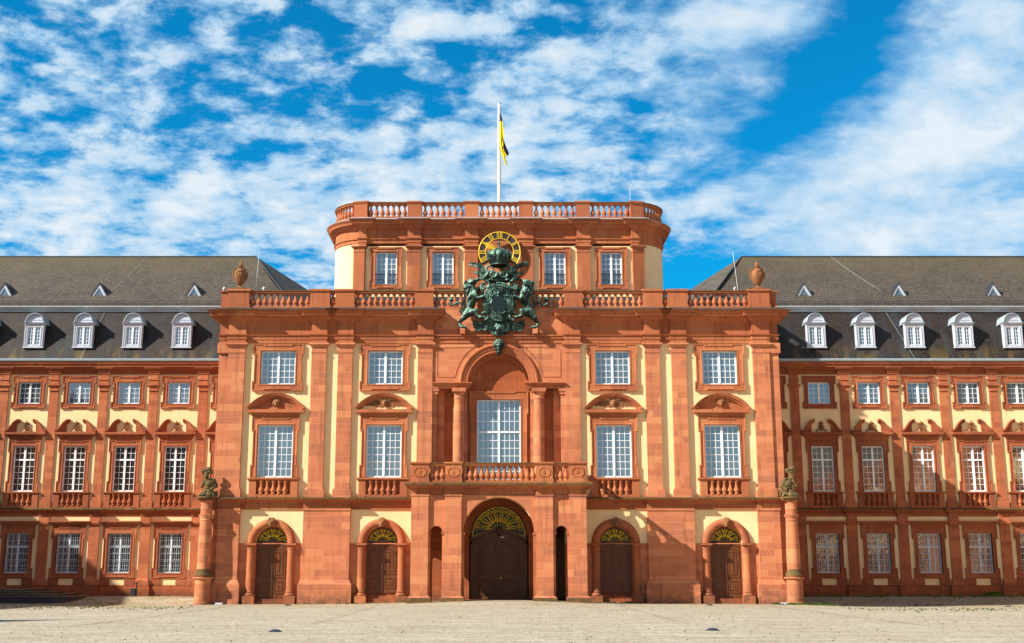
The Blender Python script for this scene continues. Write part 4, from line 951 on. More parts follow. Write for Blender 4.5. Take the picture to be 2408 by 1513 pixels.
    for k in range(1, 10, 2):
        x = X[k]
        if td is None:
            m = MB(); m.sweep([(-.95, 25.28), (.95, 25.28), (0, 26.88)], [(0, .0), (0, .14), (-.20, .14), (-.20, .0)], True, 'xz'); td = part('triangular_dormer', m, 'dormer', W, (x, 17.3, 0))
            sub('glass', MB().poly([(-.8, 25.34), (.8, 25.34), (0, 26.7)], .08, .10), 'glass', td)
            for q in (-1, 1):
                r = MB(); r.add([(q * 1.06, -.05, 25.22), (0, -.05, 26.98), (0, 2.2, 26.98), (q * 1.06, .45, 25.22), (q * .98, -.05, 25.22), (0, -.05, 26.86), (0, 2.2, 26.86), (q * .98, .45, 25.22)], [(0, 1, 2, 3), (4, 5, 6, 7), (0, 1, 5, 4), (1, 2, 6, 5), (2, 3, 7, 6), (3, 0, 4, 7)])
                sub('slate_cheek', r, 'slateside', td)
        else: dup(td, W, (x - L.x, td.location.y, 0))
    # roofs
    E1 = s * 70
    part('mansard_roof', MB().add([(s * 19.0, 13.75, 19.45), (E1, 13.75, 19.45), (E1, 15.95, 24.05), (s * 19.0, 15.95, 24.05)], [(0, 1, 2, 3)]).add([(s * 19, 13.75, 19.45), (s * 19, 14.7, 19.45), (s * 19, 17, 24.05), (s * 19.0, 15.95, 24.05)], [(0, 1, 2, 3)]), 'slatelow', W)
    part('roof_cornice', MB().sweep(sorted([(s * 17.6, 15.9), (E1, 15.9)]), [(-.3, 24.0), (.05, 24.0), (.08, 24.12), (.22, 24.22), (.26, 24.34), (.34, 24.40), (.34, 24.48), (-.3, 24.50)]), 'lead', W)
    Rd = (s * 22.4, 22.5, 30.66); F = (s * 17.6, 15.62, 24.42); B = (s * 11.5, 28.5, 24.42); RE = (s * 78, 22.5, 30.66); FE = (E1, 15.62, 24.42)
    xs_ = 18; rows = 6; mm = MB()
    grid = [[tuple(Vector(F).lerp(Vector(Rd), j / rows).lerp(Vector(FE).lerp(Vector(RE), j / rows), i / xs_)) for i in range(xs_ + 1)] for j in range(rows + 1)]
    grid = [[(p[0], p[1], p[2] - .25 * math.sin(PI * j / rows)) for p in row] for j, row in enumerate(grid)]
    mm.rings(grid, close=False, caps=False); mm.add([Rd, F, B], [(0, 1, 2)]); mm.add([Rd, RE, (s * 78, 28.5, 24.42), B], [(0, 1, 2, 3)])
    part('upper_roof', mm, 'slateup', W)
    part('ridge_flashing', MB().tube([Rd, RE], .09, 6).tube([Rd, F], .06, 6), 'slateside', W)
    sg = MB(); xg = sorted((s * 20, E1)); n = int(abs(xg[1] - xg[0]) / .9)
    for zz in (24.75, 24.95): sg.tube([(xg[0], 15.85, zz), (xg[1], 15.85, zz)], .018, 4)
    for k in range(n): xx = xg[0] + k * .9; sg.box(xx - .015, xx + .015, 15.84, 15.87, 24.6, 25.0)
    for k in range(n * 5): xx = xg[0] + k * .18; sg.box(xx - .006, xx + .006, 15.845, 15.86, 24.72, 24.96)
    part('snow_guard', sg, 'slateside', W)
    part('wing_body', MB().box(*sorted((s * 20.5, s * 62)), 17.0, 28, 0, 24.0), 'void', W)
    cb = MB()
    def rl(x0, x1, y0, y1): return [(x0 + (x1 - x0) * k / 8, (yy := y0 + (y1 - y0) * k / 8), 24.42 + 6.24 * (yy - 15.62) / 6.88 - .25 * math.sin(PI * (yy - 15.62) / 6.88) + .05) for k in range(9)]
    def ml(x0, x1): return [(x0 + (x1 - x0) * k / 6, 15.80 - 2.1 * k / 6, 23.95 - 4.39 * k / 6) for k in range(7)]
    if s < 0: cb.tube(rl(-32.4, -34.2, 22.5, 17.4), .012, 5); cb.tube(ml(-33.8, -34.9), .012, 5)
    else: cb.tube(rl(30.6, 33.6, 22.5, 18.0), .009, 5); cb.tube(ml(33.2, 34.7), .010, 5)
    part('lightning_cable', cb, 'gutter', W)
    return W
def dormer_mesh():
    m = MB(); y = .0
    m.box(-.80, -.55, y, .35, 20.70, 22.55); m.box(.55, .80, y, .35, 20.70, 22.55); m.box(-.55, .55, y, .35, 22.40, 22.55); m.box(-.55, .55, y, .3, 20.70, 20.88); m.box(-.86, .86, y - .07, .35, 20.60, 20.70)
    for k in (-1, 1): m.box(k * .70, k * .78, y - .05, y, 20.75, 22.5); m.box(k * .56, k * .62, y - .04, y, 20.75, 22.4)
    m.box(-.84, .84, y - .05, .35, 22.551, 22.64); m.frustum(-.86, .86, y - .08, .35, 22.641, 22.75, .10)
    m.poly(arcpts(0, 22.78, .72, 0, 180, 18), .06, .3)
    m.box(-.60, .60, .03, .055, 22.98, 23.0)
    return m.mesh('dormer', M['dormer'])
def dormer_roof():
    pts = [(.89, 22.76), (.84, 22.79), (.79, 22.88)] + arcpts(0, 22.84, .76, 8, 172, 20) + [(-.79, 22.88), (-.84, 22.79), (-.89, 22.76)]
    m = MB(); m.sweep(pts, [(-.10, -.02), (-.10, 1.9), (0, 1.9), (0, -.10), (-.04, -.13)], False, 'xz'); m.smooth = True; return m
def dormer_sash():
    m = sash(.55, 20.85, 22.42, 2, 5, y=.05, fr=.06, bar=.025); return m
wing(-1, 'left wing of the palace, sunlit, with slate mansard roof, left of the pavilion')
wing(1, 'right wing of the palace, half in diagonal shadow, right of the pavilion')
# side ranges of the courtyard: they stand outside the picture, shade its left edge and show in the window panes
def side_range(s):
    x = s * 61.; x2 = s * 69.5; m = MB(); L = [(-16, 13.6)]
    ya, yb = -175, 13.6
    n = int((yb - ya) / 4.137); hol = []
    for k in range(n):
        y = ya + 2.2 + 4.137 * k; hol += [(y - .95, y + .95, a, b) for a, b in ((2, 5.2), (8.6, 12.3), (15.8, 17.6))]
    t = thing('side_range', 'long side wing of the palace court beyond the %s edge of the photograph' % ('left' if s < 0 else 'right'), 'building', (x, -80, 0))
    part('plaster_wall', MB().sheet(ya, yb, -.5, 19.3, x, hol, axis='x'), 'cream', t)
    part('window_glass', MB().sheet(ya, yb, 1.5, 18, x + s * .3, (), axis='x'), 'void', t)
    a = MB(); b = MB()
    for k in range(n):
        y = ya + 2.2 + 4.137 * k
        for z0, z1 in ((2, 5.2), (8.6, 12.3), (15.8, 17.6)):
            for (p0, p1, q0, q1) in ((y - 1.4, y - .95, z0 - .4, z1 + .5), (y + .95, y + 1.4, z0 - .4, z1 + .5), (y - .95, y + .95, z1, z1 + .5), (y - .95, y + .95, z0 - .4, z0)):
                a.box(x - s * .12, x + s * .05, p0, p1, q0, q1)
            b.box(x + s * .2, x + s * .25, y - .05, y + .05, z0, z1); b.box(x + s * .2, x + s * .25, y - .95, y + .95, (z0 + z1) / 2 - .04, (z0 + z1) / 2 + .04)
        a.box(x - s * .2, x + s * .05, y + 1.68, y + 2.46, 0, 18.3)
    a.box(x - s * .4, x, ya, yb, 6.6, 7.2); a.box(x - s * .6, x, ya, yb, 18.3, 19.3); a.box(x - s * .25, x, ya, yb, -.5, 1.0)
    part('stone_dressings', a, 'trim', t); part('window_bars', b, 'white', t)
    part('roof', MB().add([(x - s * .5, ya, 19.4), (x - s * .5, yb, 19.4), (x + s * 1.8, yb, 24.0), (x + s * 1.8, ya, 24.0), (x2, yb, 30.6), (x2, ya, 30.6), (x2 + s * 9, yb, 19), (x2 + s * 9, ya, 19)], [(0, 1, 2, 3), (3, 2, 4, 5), (5, 4, 6, 7)]), 'slateup', t)
    pv = MB().box(*sorted((x - s * .8, x + s * 15)), -60, -38, -.5, 21.0); part('pavilion_walls', pv, 'stone', t)
    a, b = sorted((x - s * 1.4, x + s * 15.6)); ap = (x + s * 6.5, -49, 36)
    part('pavilion_roof', MB().add([(a, -60.6, 21), (b, -60.6, 21), (b, -37.4, 21), (a, -37.4, 21), ap], [(0, 1, 4), (1, 2, 4), (2, 3, 4), (3, 0, 4), (0, 3, 2, 1)]), 'slateup', t)
side_range(-1); side_range(1)

# ============================================================ BRONZE COAT OF ARMS
CA = thing('coat_of_arms', 'green bronze shield with two lions and a crown, below the clock', 'sculpture', (0, -.4, 18.84))
L0 = CA.location
def org(name, sh, mat, vox, parent=CA, **k): return organic(name, sh, mat, vox, parent, (-L0.x, -L0.y, -L0.z), **k)
m = MB()
for s in (-1, 1): part('lion_plinth', MB().box(s * 2.42, s * 2.78, -.75, .0, 18.84, 19.24), 'stone', P)
def lion(s, front):
    c = lambda x, y, z: (s * x, y, z)
    sh = [('c', c(2.18, -.45, 20.35), .31, c(2.02, -.52, 20.95), .29), ('c', c(2.02, -.52, 20.95), .29, c(1.86, -.62, 21.62), .42),
          ('c', c(1.9, -.62, 21.7), .38, c(2.0, -.62, 22.3), .32), ('e', c(1.72, -.86, 21.75), (.2, .2, .24)),
          # forelegs
          ('c', c(1.76, -.86, 21.72), .21, c(1.58, -.96, 21.34), .14), ('c', c(1.58, -.96, 21.34), .14, c(1.24, -1.02, 21.42), .11), ('e', c(1.16, -1.04, 21.46), (.15, .12, .12)),
          ('c', c(1.66, -.55, 21.9), .18, c(1.35, -.7, 22.15), .13), ('c', c(1.35, -.7, 22.15), .12, c(1.12, -.85, 22.05), .11),
          # hind legs
          ('c', c(2.18, -.55, 20.42), .33, c(2.52, -.68, 19.98), .22), ('c', c(2.52, -.68, 19.98), .2, c(2.84, -.50, 19.66), .12), ('c', c(2.84, -.50, 19.66), .12, c(2.72, -.55, 19.36), .11), ('e', c(2.56, -.68, 19.32), (.24, .15, .10)),
          ('c', c(2.06, -.62, 20.35), .28, c(1.62, -.92, 20.42), .20), ('c', c(1.62, -.92, 20.42), .19, c(1.58, -.95, 20.02), .13), ('c', c(1.58, -.95, 20.02), .12, c(1.28, -.98, 19.98), .12)]
    tail = [(2.42, -.35, 20.22), (2.58, -.35, 20.42), (2.66, -.38, 20.72), (2.64, -.40, 21.0), (2.82, -.40, 21.2), (3.04, -.40, 21.14), (3.22, -.40, 20.97), (3.42, -.40, 20.98), (3.54, -.40, 21.15), (3.46, -.40, 21.36)]
    for a, b in zip(tail, tail[1:]): sh.append(('c', c(*a), .075, c(*b), .075))
    sh += [('e', c(3.44, -.40, 21.38), (.15, .12, .17)), ('e', c(3.30, -.40, 21.30), (.09, .08, .08))]
    # toes
    for q in range(3): sh.append(('c', c(2.50 - .0 * q, -.80, 19.30), .05, c(2.32 - .0 * q, -.76 + .09 * q - .02, 19.27), .05))
    o = org('lion', sh, 'bronze', .045, disp=.05, dscale=.16)
    # mane and head
    mn = []
    r2 = random.Random(5 + int(s))
    for k in range(46):
        t = r2.random(); a = r2.uniform(0, 2 * PI)
        x = 2.06 + .10 * math.sin(t * 5) + (.36 - .10 * t) * math.cos(a); z = 22.72 - 1.35 * t; y = -.60 + .32 * math.sin(a)
        mn.append(('c', c(x, y, z), r2.uniform(.07, .12), c(x + r2.uniform(-.05, .12), y - .03, z - r2.uniform(.12, .26)), .03))
    mn += [('e', c(2.04, -.58, 22.3), (.36, .32, .52))]
    hx, hy, hz = (1.98, -.86, 22.50)
    if front:
        mn += [('e', c(hx, hy, hz), (.25, .24, .28)), ('e', c(hx - .02, hy - .24, hz - .10), (.14, .15, .12)), ('c', c(hx - .02, hy - .18, hz + .14), .045, c(hx - .02, hy - .36, hz - .04), .06), ('e', c(hx - .02, hy - .22, hz - .24), (.10, .10, .07))]
        for k in (-1, 1): mn += [('e', c(hx + k * .22, hy, hz + .22), (.07, .05, .09)), ('e', c(hx + k * .11, hy - .20, hz + .08), (.07, .05, .04)), ('e', c(hx + k * .10, hy - .27, hz - .13), (.08, .07, .06))]
    else:
        mn += [('e', c(hx - .08, hy, hz + .04), (.28, .24, .24)), ('c', c(hx - .18, hy - .06, hz + .10), .15, c(hx - .42, hy - .14, hz + .20), .10), ('c', c(hx - .16, hy - .06, hz - .06), .10, c(hx - .36, hy - .12, hz - .02), .06), ('e', c(hx - .46, hy - .14, hz + .27), (.06, .08, .05)), ('e', c(hx - .16, hy - .22, hz + .18), (.06, .05, .05)), ('e', c(hx + .10, hy - .02, hz + .28), (.08, .05, .1))]
    h = organic('mane_and_head', mn, 'bronze', .036, o, (0, 0, 0), disp=.05, dscale=.10)
lion(-1, False); lion(1, True)
# shield
sh = [('e', (.03, -.72, 21.10), (1.06, .26, 1.36))]
S_ = org('shield', sh, 'bronze', .05, disp=.10, dscale=.22)
m = MB(); zc0 = 21.12
ring = lambda rx, rz, y, n=48, wob=.0: [(.03 + (rx + wob * math.cos(6 * t)) * math.cos(t), y, zc0 + (rz + wob * math.cos(6 * t)) * math.sin(t)) for t in [2 * PI * k / n for k in range(n)]]
m.tube(ring(1.12, 1.38, -.80), .10, 8, True); m.tube(ring(.97, 1.22, -.92), .05, 6, True)
for k in range(44): t = 2 * PI * k / 44; m.ball((.03 + .84 * math.cos(t), -.95 - .02, zc0 - .04 + 1.06 * math.sin(t)), .05, 6, 4)
for s in (-1, 1):
    m.tube(spiral(s * .98 + .03, 22.35, .30, 1.2, PI / 2, s, -.85), [.11 - .004 * k for k in range(19)], 7); m.tube(spiral(s * 1.06, 20.1, .34, 1.2, -PI / 2, -s, -.85), [.12 - .004 * k for k in range(19)], 7)
    m.tube([(s * .98, -.8, 22.55), (s * 1.28, -.8, 22.30), (s * 1.22, -.85, 21.9), (s * 1.12, -.85, 21.6)], [.10, .14, .10, .06], 7)
    m.tube([(s * .5 + .0, -1.0, 21.75), (s * .62, -1.0, 21.58), (s * .52, -1.03, 21.45), (s * .42, -1.03, 21.56)], .055, 6)
    m.tube([(s * .45, -1.0, 20.38), (s * .28, -1.02, 20.22), (0, -1.02, 20.30)], .05, 6)
    for k in range(5): m.ball((s * (.12 + .16 * k), -.95 - .02 * k, 22.30 - .05 * k), .08 - .006 * k, 8, 5)
m.tube([(.03, -1.0, 22.25), (.03, -1.02, 21.95), (.03, -1.0, 21.78)], [.03, .06, .03], 6)
sub('shield_rim', m, 'bronze', S_)
m = MB(); m.poly([(-.03 + .52 * math.copysign(abs(math.cos(t)) ** .8, math.cos(t)), 20.92 + .62 * math.sin(t) * (1 if math.sin(t) < 0 else .92)) for t in [2 * PI * k / 28 for k in range(28)]], -1.04, -.9); sub('smooth_field', m, 'panelglass', S_)
m = MB()
for k in range(16):
    a = PI * (k + .5) / 16; 
    m.box(.16 + .045 * k, .185 + .045 * k, -.985, -.93, 21.72 + .0 * k, 22.15 - .02 * k)
m.ball((0, -1.02, 21.68), .11); sub('relief_rays', m, 'bronze', S_)
# lower cartouche wings and mask
def mirrored(pts): return pts + [(-x, z) for x, z in pts[::-1]]
half = [(0, 18.68), (.28, 18.72), (.52, 18.86), (.66, 19.10), (.86, 19.22), (1.05, 19.08), (1.22, 19.22), (1.42, 19.06), (1.62, 19.12), (1.76, 19.34), (1.84, 19.62), (1.78, 19.86), (1.55, 19.72), (1.30, 19.66), (1.0, 19.80), (.6, 19.9), (0, 19.9)]
C_ = part('cartouche_wings', MB().poly(mirrored(half), -.42, -.12), 'bronze', CA)
m = MB()
for s in (-1, 1):
    e = [(s * x, -.44, z) for x, z in half]; m.tube(e[2:14], .05, 6)
    m.tube(spiral(s * .36, 19.62, .24, 1.25, PI / 2, s, -.62), [.10 - .003 * k for k in range(19)], 7)
    m.tube([(s * .36, -.62, 19.86), (s * .8, -.62, 19.72), (s * 1.15, -.6, 19.50), (s * 1.4, -.55, 19.62)], [.10, .10, .08, .05], 7)
    for k in range(4): m.tube([(s * (.10 + .12 * k), -.60, 19.1), (s * (.12 + .14 * k), -.56, 18.76 + .03 * k)], .04, 5)
sub('scroll_rim', m, 'bronze', C_)
org('grotesque_mask', mask_face((0.0, -.62, 19.20), False, 1.25) + [('e', (0, -.6, 18.92), (.3, .12, .16))], 'bronze', .035)
# mantling under the crown, palm fronds
m = MB()
for s in (-1, 1):
    m.tube([(s * .62, -.85, 23.82), (s * .92, -.8, 23.66), (s * .86, -.8, 23.36), (s * .56, -.85, 23.30), (s * .42, -.9, 23.55), (s * .55, -.92, 23.72)], [.06, .11, .13, .12, .09, .05], 8)
    m.tube(spiral(s * .42, 23.12, .28, 1.3, PI * .9 if s > 0 else PI * .1, s, -.95), [.12 - .004 * k for k in range(19)], 8)
    m.tube([(s * .5, -.9, 23.35), (s * .12, -.95, 23.2), (s * .1, -.95, 22.95)], [.1, .12, .06], 8)
    m.tube([(s * .75, -.8, 23.3), (s * .95, -.8, 22.95), (s * 1.1, -.8, 22.80), (s * .85, -.85, 22.66)], [.12, .15, .12, .06], 8)
part('scrollwork', m, 'bronze', CA)
org('mantling', [('e', (0, -.62, 23.02), (.72, .26, .26)), ('e', (0, -.6, 22.72), (.95, .22, .20)), ('c', (-.9, -.65, 22.8), .14, (.9, -.65, 22.8), .14), ('e', (-.58, -.95, 22.72), (.16, .13, .10)), ('e', (.58, -.95, 22.72), (.16, .13, .10))], 'bronze', .045, disp=.08, dscale=.15)
def frond(s, p0, p1, bend, n=9, ln=.50):
    m = MB(); p0 = Vector(p0); p1 = Vector(p1); ctl = (p0 + p1) / 2 + Vector(bend); pts = []
    for k in range(n + 1): t = k / n; pts.append((1 - t) ** 2 * p0 + 2 * t * (1 - t) * ctl + t * t * p1)
    m.tube(pts, [.06 * (1 - .7 * k / n) for k in range(n + 1)], 6)
    for k in range(2, n + 1):
        d = (pts[k] - pts[k - 1]).normalized(); nrm = Vector((-d.z, 0, d.x))
        for q in (-1, 1):
            l = ln * (1 - .45 * k / n); a = pts[k]; b = a + d * l * .6 + nrm * q * l * .35; c = b + d * l * .32 + nrm * q * l * .10 + Vector((0, 0, -l * .25))
            m.tube([a, b, c], [.045, .07, .015], 5)
    return m
for s in (-1, 1):
    part('palm_frond', frond(s, (s * .72, -.7, 22.85), (s * 1.92, -.6, 23.98), (s * -.12, 0, .48)), 'bronze', CA)
    part('palm_frond', frond(s, (s * .70, -.6, 22.80), (s * 1.62, -.5, 23.36), (s * -.05, 0, .22), 8, .34), 'bronze', CA)
    part('palm_frond', frond(s, (s * .85, -.6, 22.75), (s * 1.42, -.6, 22.92), (0, 0, .12), 6, .26), 'bronze', CA)
# crown
cx, cy = .03, -.85
m = MB(); NL = 48
prof = [(.60, 23.78), (.66, 23.90), (.80, 24.14), (.84, 24.22), (.88, 24.36), (.90, 24.50), (.84, 24.68), (.68, 24.82), (.42, 24.90), (.16, 24.90), (.05, 24.84)]
m.rings([[(cx + r * (1 + (.07 * (abs(math.cos(4 * a)) - .5) if z_ > 24.3 else .02 * math.cos(16 * a))) * math.cos(a), cy + r * (1 + (.07 * (abs(math.cos(4 * a)) - .5) if z_ > 24.3 else 0)) * math.sin(a), z_ + (.05 * math.cos(8 * a) if 24.2 < z_ < 24.3 else 0)) for a in [2 * PI * k / NL for k in range(NL)]] for r, z_ in prof], caps=False)
m.smooth = True; CR = part('crown', m, 'bronze', CA)
sub('crown_hollow_shade', MB().lathe(cx, cy, [(.58, 23.80), (.56, 24.3), (.1, 24.6)], 24), 'void', CR)  # dark plug stands in for the shade inside the open crown
m = MB()
for k in range(8):
    a = PI / 8 + 2 * PI * k / 8
    for (r, z_) in ((.90, 24.30), (.95, 24.42), (.95, 24.55), (.90, 24.68), (.80, 24.80), (.66, 24.89), (.50, 24.95), (.34, 24.97)): m.ball((cx + r * math.cos(a), cy + r * math.sin(a), z_), .058, 8, 6)
m.tube([(cx + .62 * math.cos(2 * PI * k / 32), cy + .62 * math.sin(2 * PI * k / 32), 23.80) for k in range(32)], .045, 6, True)
sub('pearls', m, 'bronze', CR)
m = MB(); m.ball((cx, cy, 25.02), .14, 12, 8); m.tube([(cx, cy, 25.1), (cx, cy, 25.68)], [.06, .05], 8); m.box(cx - .16, cx + .16, cy - .035, cy + .035, 25.40, 25.47)
for p in ((-.17, 25.435), (.17, 25.435), (0, 25.70)): m.ball((cx + p[0], cy, p[1]), .05, 8, 5)
sub('orb_and_cross', m, 'bronze', CR)
# keystone satyr mask
sh = mask_face((0, -.52, 18.02), False, 1.25) + [('c', (0, -.58, 17.75), .20, (0, -.50, 17.22), .05), ('c', (-.12, -.55, 17.75), .12, (-.1, -.5, 17.32), .04), ('c', (.12, -.55, 17.75), .12, (.1, -.5, 17.32), .04), ('e', (0, -.40, 18.30), (.30, .2, .18)), ('e', (0, -.30, 17.9), (.28, .2, .4))]
o = organic('bronze_mask', sh, 'bronze', .035, None, (0, 0, 0), disp=.05, dscale=.1)
o['label'] = 'dark bronze bearded mask on the keystone of the balcony arch'; o['category'] = 'sculpture'

# ============================================================ CLOCK
CK = thing('tower_clock', 'open ring clock with gilt Roman numerals and hands near ten, behind the crown', 'clock', (.06, 5.5, 26.5))
cxk, czk, yk = .06, 26.5, 5.42
circ = lambda r, y, n=64: [(cxk + r * math.cos(2 * PI * k / n), y, czk + r * math.sin(2 * PI * k / n)) for k in range(n)]
m = MB(); n = 64
A, B, C_2, D = circ(1.10, yk), circ(1.60, yk), circ(1.60, yk + .04), circ(1.10, yk + .04)
m.rings([A, B, C_2, D, A], caps=False); dial = part('dial_ring', m, 'clockdark', CK)
sub('gilt_rims', MB().tube(circ(1.61, yk - .01), .045, 8, True).tube(circ(1.09, yk - .01), .035, 8, True), 'gold', dial)
def bar(m, t0, r0, t1, r1, wd, ang):      # bar in tangential, radial coordinates
    d = Vector((t1 - t0, r1 - r0)).normalized(); nn = Vector((-d.y, d.x)) * wd / 2
    q = [(t0 + nn.x, r0 + nn.y), (t1 + nn.x, r1 + nn.y), (t1 - nn.x, r1 - nn.y), (t0 - nn.x, r0 - nn.y)]
    ca, sa = math.cos(ang), math.sin(ang); f = lambda t, r: (cxk + r * sa + t * ca, czk + r * ca - t * sa)
    m.poly([f(*p) for p in q], yk - .055, yk - .005 - .0003 * len(m.f) % .002)
for hr, txt in enumerate(['XII', 'I', 'II', 'III', 'IIII', 'V', 'VI', 'VII', 'VIII', 'IX', 'X', 'XI']):
    ang = 2 * PI * hr / 12; m = MB(); wd = {'I': .125, 'V': .23, 'X': .24}; tot = sum(wd[c] for c in txt); t = -tot / 2
    for c in txt:
        w_ = wd[c]; r0, r1 = 1.135, 1.565
        if c == 'I': bar(m, t + w_ / 2, r0, t + w_ / 2, r1, .06, ang)
        elif c == 'V': bar(m, t + .03, r1, t + w_ / 2, r0, .055, ang); bar(m, t + w_ - .03, r1, t + w_ / 2, r0, .03, ang)
        else: bar(m, t + .03, r1, t + w_ - .03, r0, .06, ang); bar(m, t + w_ - .03, r1, t + .03, r0, .032, ang)
        t += w_
    sub('numeral', m, 'gold', dial)
def hand(deg, ln, y, orn):
    m = MB(); a = R(deg); d = Vector((math.sin(a), 0, math.cos(a))); nn = Vector((math.cos(a), 0, -math.sin(a))); c = Vector((cxk, y, czk))
    f = lambda t, r: tuple(c + nn * t + d * r)
    pts = [(-.04, -.35), (.04, -.35), (.05, .6), (.03, ln - .3), (.06, ln - .2), (0, ln), (-.06, ln - .2), (-.03, ln - .3), (-.05, .6)]
    m.poly([(f(t, r)[0], f(t, r)[2]) for t, r in pts], y - .02, y + .02)
    for s in (-1, 1):
        for (tt, rr, q) in ((.11, orn, .09), (.09, orn + .2, .07), (.14, orn - .2, .07)): m.tube([f(s * (tt + q * math.cos(2 * PI * k / 12)), rr + q * math.sin(2 * PI * k / 12)) for k in range(12)], .025, 6, True)
    return m
part('minute_hand', hand(301, 1.52, yk - .12, .95), 'gold', CK); part('hour_hand', hand(296, 1.12, yk - .18, .72), 'gold', CK)
part('clock_axle', MB().tube([(cxk, yk - .2, czk), (cxk, 6.1, czk)], .05, 8), 'black', CK)
m = MB()
for a in (45, 135, 225, 315): m.tube([(cxk + 1.35 * math.cos(R(a)), yk + .03, czk + 1.35 * math.sin(R(a))), (cxk + 1.35 * math.cos(R(a)), 6.1, czk + 1.35 * math.sin(R(a)))], .03, 6)
part('wall_brackets', m, 'black', CK)

# ============================================================ FLAGPOLE AND FLAG
FP = thing('flagpole', 'tall white flagpole rising from the tower roof', 'flagpole', (.05, 12, 29.35))
part('pole', MB().tube([(.05, 12, 29.3), (.05, 12, 35), (.05, 12, 41.4)], [.165, .15, .125], 16), 'pole', FP)
part('cap', MB().lathe(.05, 12, [(.135, 41.40), (.15, 41.43), (.15, 41.48), (.05, 41.50)], 16), 'lead', FP)
part('halyard', MB().tube([(-.10, 11.8, 41.2), (-.14, 11.78, 36), (-.16, 11.76, 31)], .012, 4), 'lead', FP)
FL = thing('flag', 'yellow and blue-black flag hanging limp down the white pole', 'flag', (.17, 11.9, 36))
def cloth(st, folds, ph):
    m = MB(); m.smooth = True; rows = []
    for i in range(len(st) - 1):
        (z0, a0, b0), (z1, a1, b1) = st[i], st[i + 1]
        for q in range(4 if i < len(st) - 2 else 5):
            t = q / 4; a = a0 + (a1 - a0) * t; b = b0 + (b1 - b0) * t; z_ = z0 + (z1 - z0) * t
            rows.append([(a + (b - a) * k / 12, 11.86 + .07 * math.sin(k / 12 * folds * 2 * PI + ph + z_ * .7), z_ + .02 * math.sin(k)) for k in range(13)])
    rows2 = [[(x, y + .012, z_) for x, y, z_ in r] for r in rows]
    m.rings(rows, close=False, caps=False); m.rings(rows2, close=False, caps=False); return m
K = .00473; fz = lambda c: 41.46 - (c - 135) * K; fx = lambda c: .05 + (c - 268) * K
st = lambda L: [(fz(a), fx(b), fx(c)) for a, b, c in L]
part('yellow_stripe', cloth(st([(490, 288, 322), (640, 276, 340), (800, 264, 350), (880, 266, 335), (960, 275, 332), (1060, 296, 352), (1140, 318, 398), (1170, 330, 368), (1240, 350, 384), (1330, 378, 410)]), 1.5, 0), 'flagyellow', FL)
part('black_stripe', cloth(st([(345, 294, 300), (420, 286, 312), (500, 284, 322)]), 1, 1), 'flagblack', FL)
part('black_stripe', cloth(st([(800, 330, 338), (900, 328, 362), (1000, 326, 398), (1060, 350, 425), (1110, 385, 442), (1145, 402, 410)]), 1.2, 2), 'flagblack', FL)

# ============================================================ URNS, TROPHIES
def urn(x, label):
    U_ = thing('roof_urn', label, 'urn', (x, .15, 22.235), 'sandstone urns on the parapet corners'); cx, cy, z0 = x, .15, 22.235
    m = MB(); m.box(cx - .30, cx + .30, cy - .30, cy + .30, z0, z0 + .14); m.lathe(cx, cy, [(.24, z0 + .14), (.22, z0 + .2), (.12, z0 + .27), (.12, z0 + .33), (.18, z0 + .36)], 20)
    m.rings([[(cx + r * (1 + .035 * math.cos(18 * 2 * PI * k / 72) * (1 if zz < .85 else 0)) * math.cos(2 * PI * k / 72), cy + r * (1 + .035 * math.cos(18 * 2 * PI * k / 72) * (1 if zz < .85 else 0)) * math.sin(2 * PI * k / 72), z0 + zz) for k in range(72)] for r, zz in ((.15, .36), (.27, .50), (.36, .66), (.41, .82), (.42, .84), (.445, 1.05), (.44, 1.25), (.38, 1.42), (.24, 1.50), (.20, 1.56), (.16, 1.62))])
    m.lathe(cx, cy, [(.16, z0 + 1.60), (.24, z0 + 1.66), (.24, z0 + 1.71), (.12, z0 + 1.75), (.10, z0 + 1.78), (.13, z0 + 1.80)], 20); part('vase', m, 'urn', U_)
    organic('flame', [('c', (cx, cy, z0 + 1.84), .12, (cx + .02, cy, z0 + 2.0), .08), ('c', (cx - .03, cy, z0 + 1.98), .07, (cx - .02, cy, z0 + 2.18), .02), ('c', (cx + .06, cy - .03, z0 + 1.92), .06, (cx + .08, cy, z0 + 2.08), .02), ('c', (cx - .08, cy, z0 + 1.9), .06, (cx - .10, cy, z0 + 2.03), .02)], 'urn', .02, U_, tuple(-U_.location))
    for s in (-1, 1): part('handle', MB().tube([(cx + s * .16, cy, z0 + 1.42), (cx + s * .34, cy, z0 + 1.56), (cx + s * .50, cy, z0 + 1.45), (cx + s * .52, cy, z0 + 1.15), (cx + s * .46, cy, z0 + .85), (cx + s * .38, cy, z0 + .70)], [.05, .07, .06, .06, .05, .03], 8), 'urn', U_)
    m = MB(); m.lathe(0, 0, [(.20, 0), (.19, .05), (.15, .04), (.05, .06)], 20); m.xf(Matrix.Translation((cx - .02 * (1 if x < 0 else -1), cy - .41, z0 + 1.12)) @ Matrix.Rotation(R(90), 4, 'X'))
    for k in range(9): a = R(200 + 140 * k / 8); m.ball((cx + .42 * math.cos(R(250 + 40 * k / 8) ) , cy + .44 * math.sin(R(235 + 70 * k / 8)), z0 + 1.38 - .08 * math.sin(PI * k / 8)), .045, 6, 4)
    part('medallion', m, 'urn', U_)
urn(-18.84, 'carved sandstone urn with flame lid on the left corner of the parapet'); urn(18.84, 'carved sandstone urn with flame lid on the right corner of the parapet')
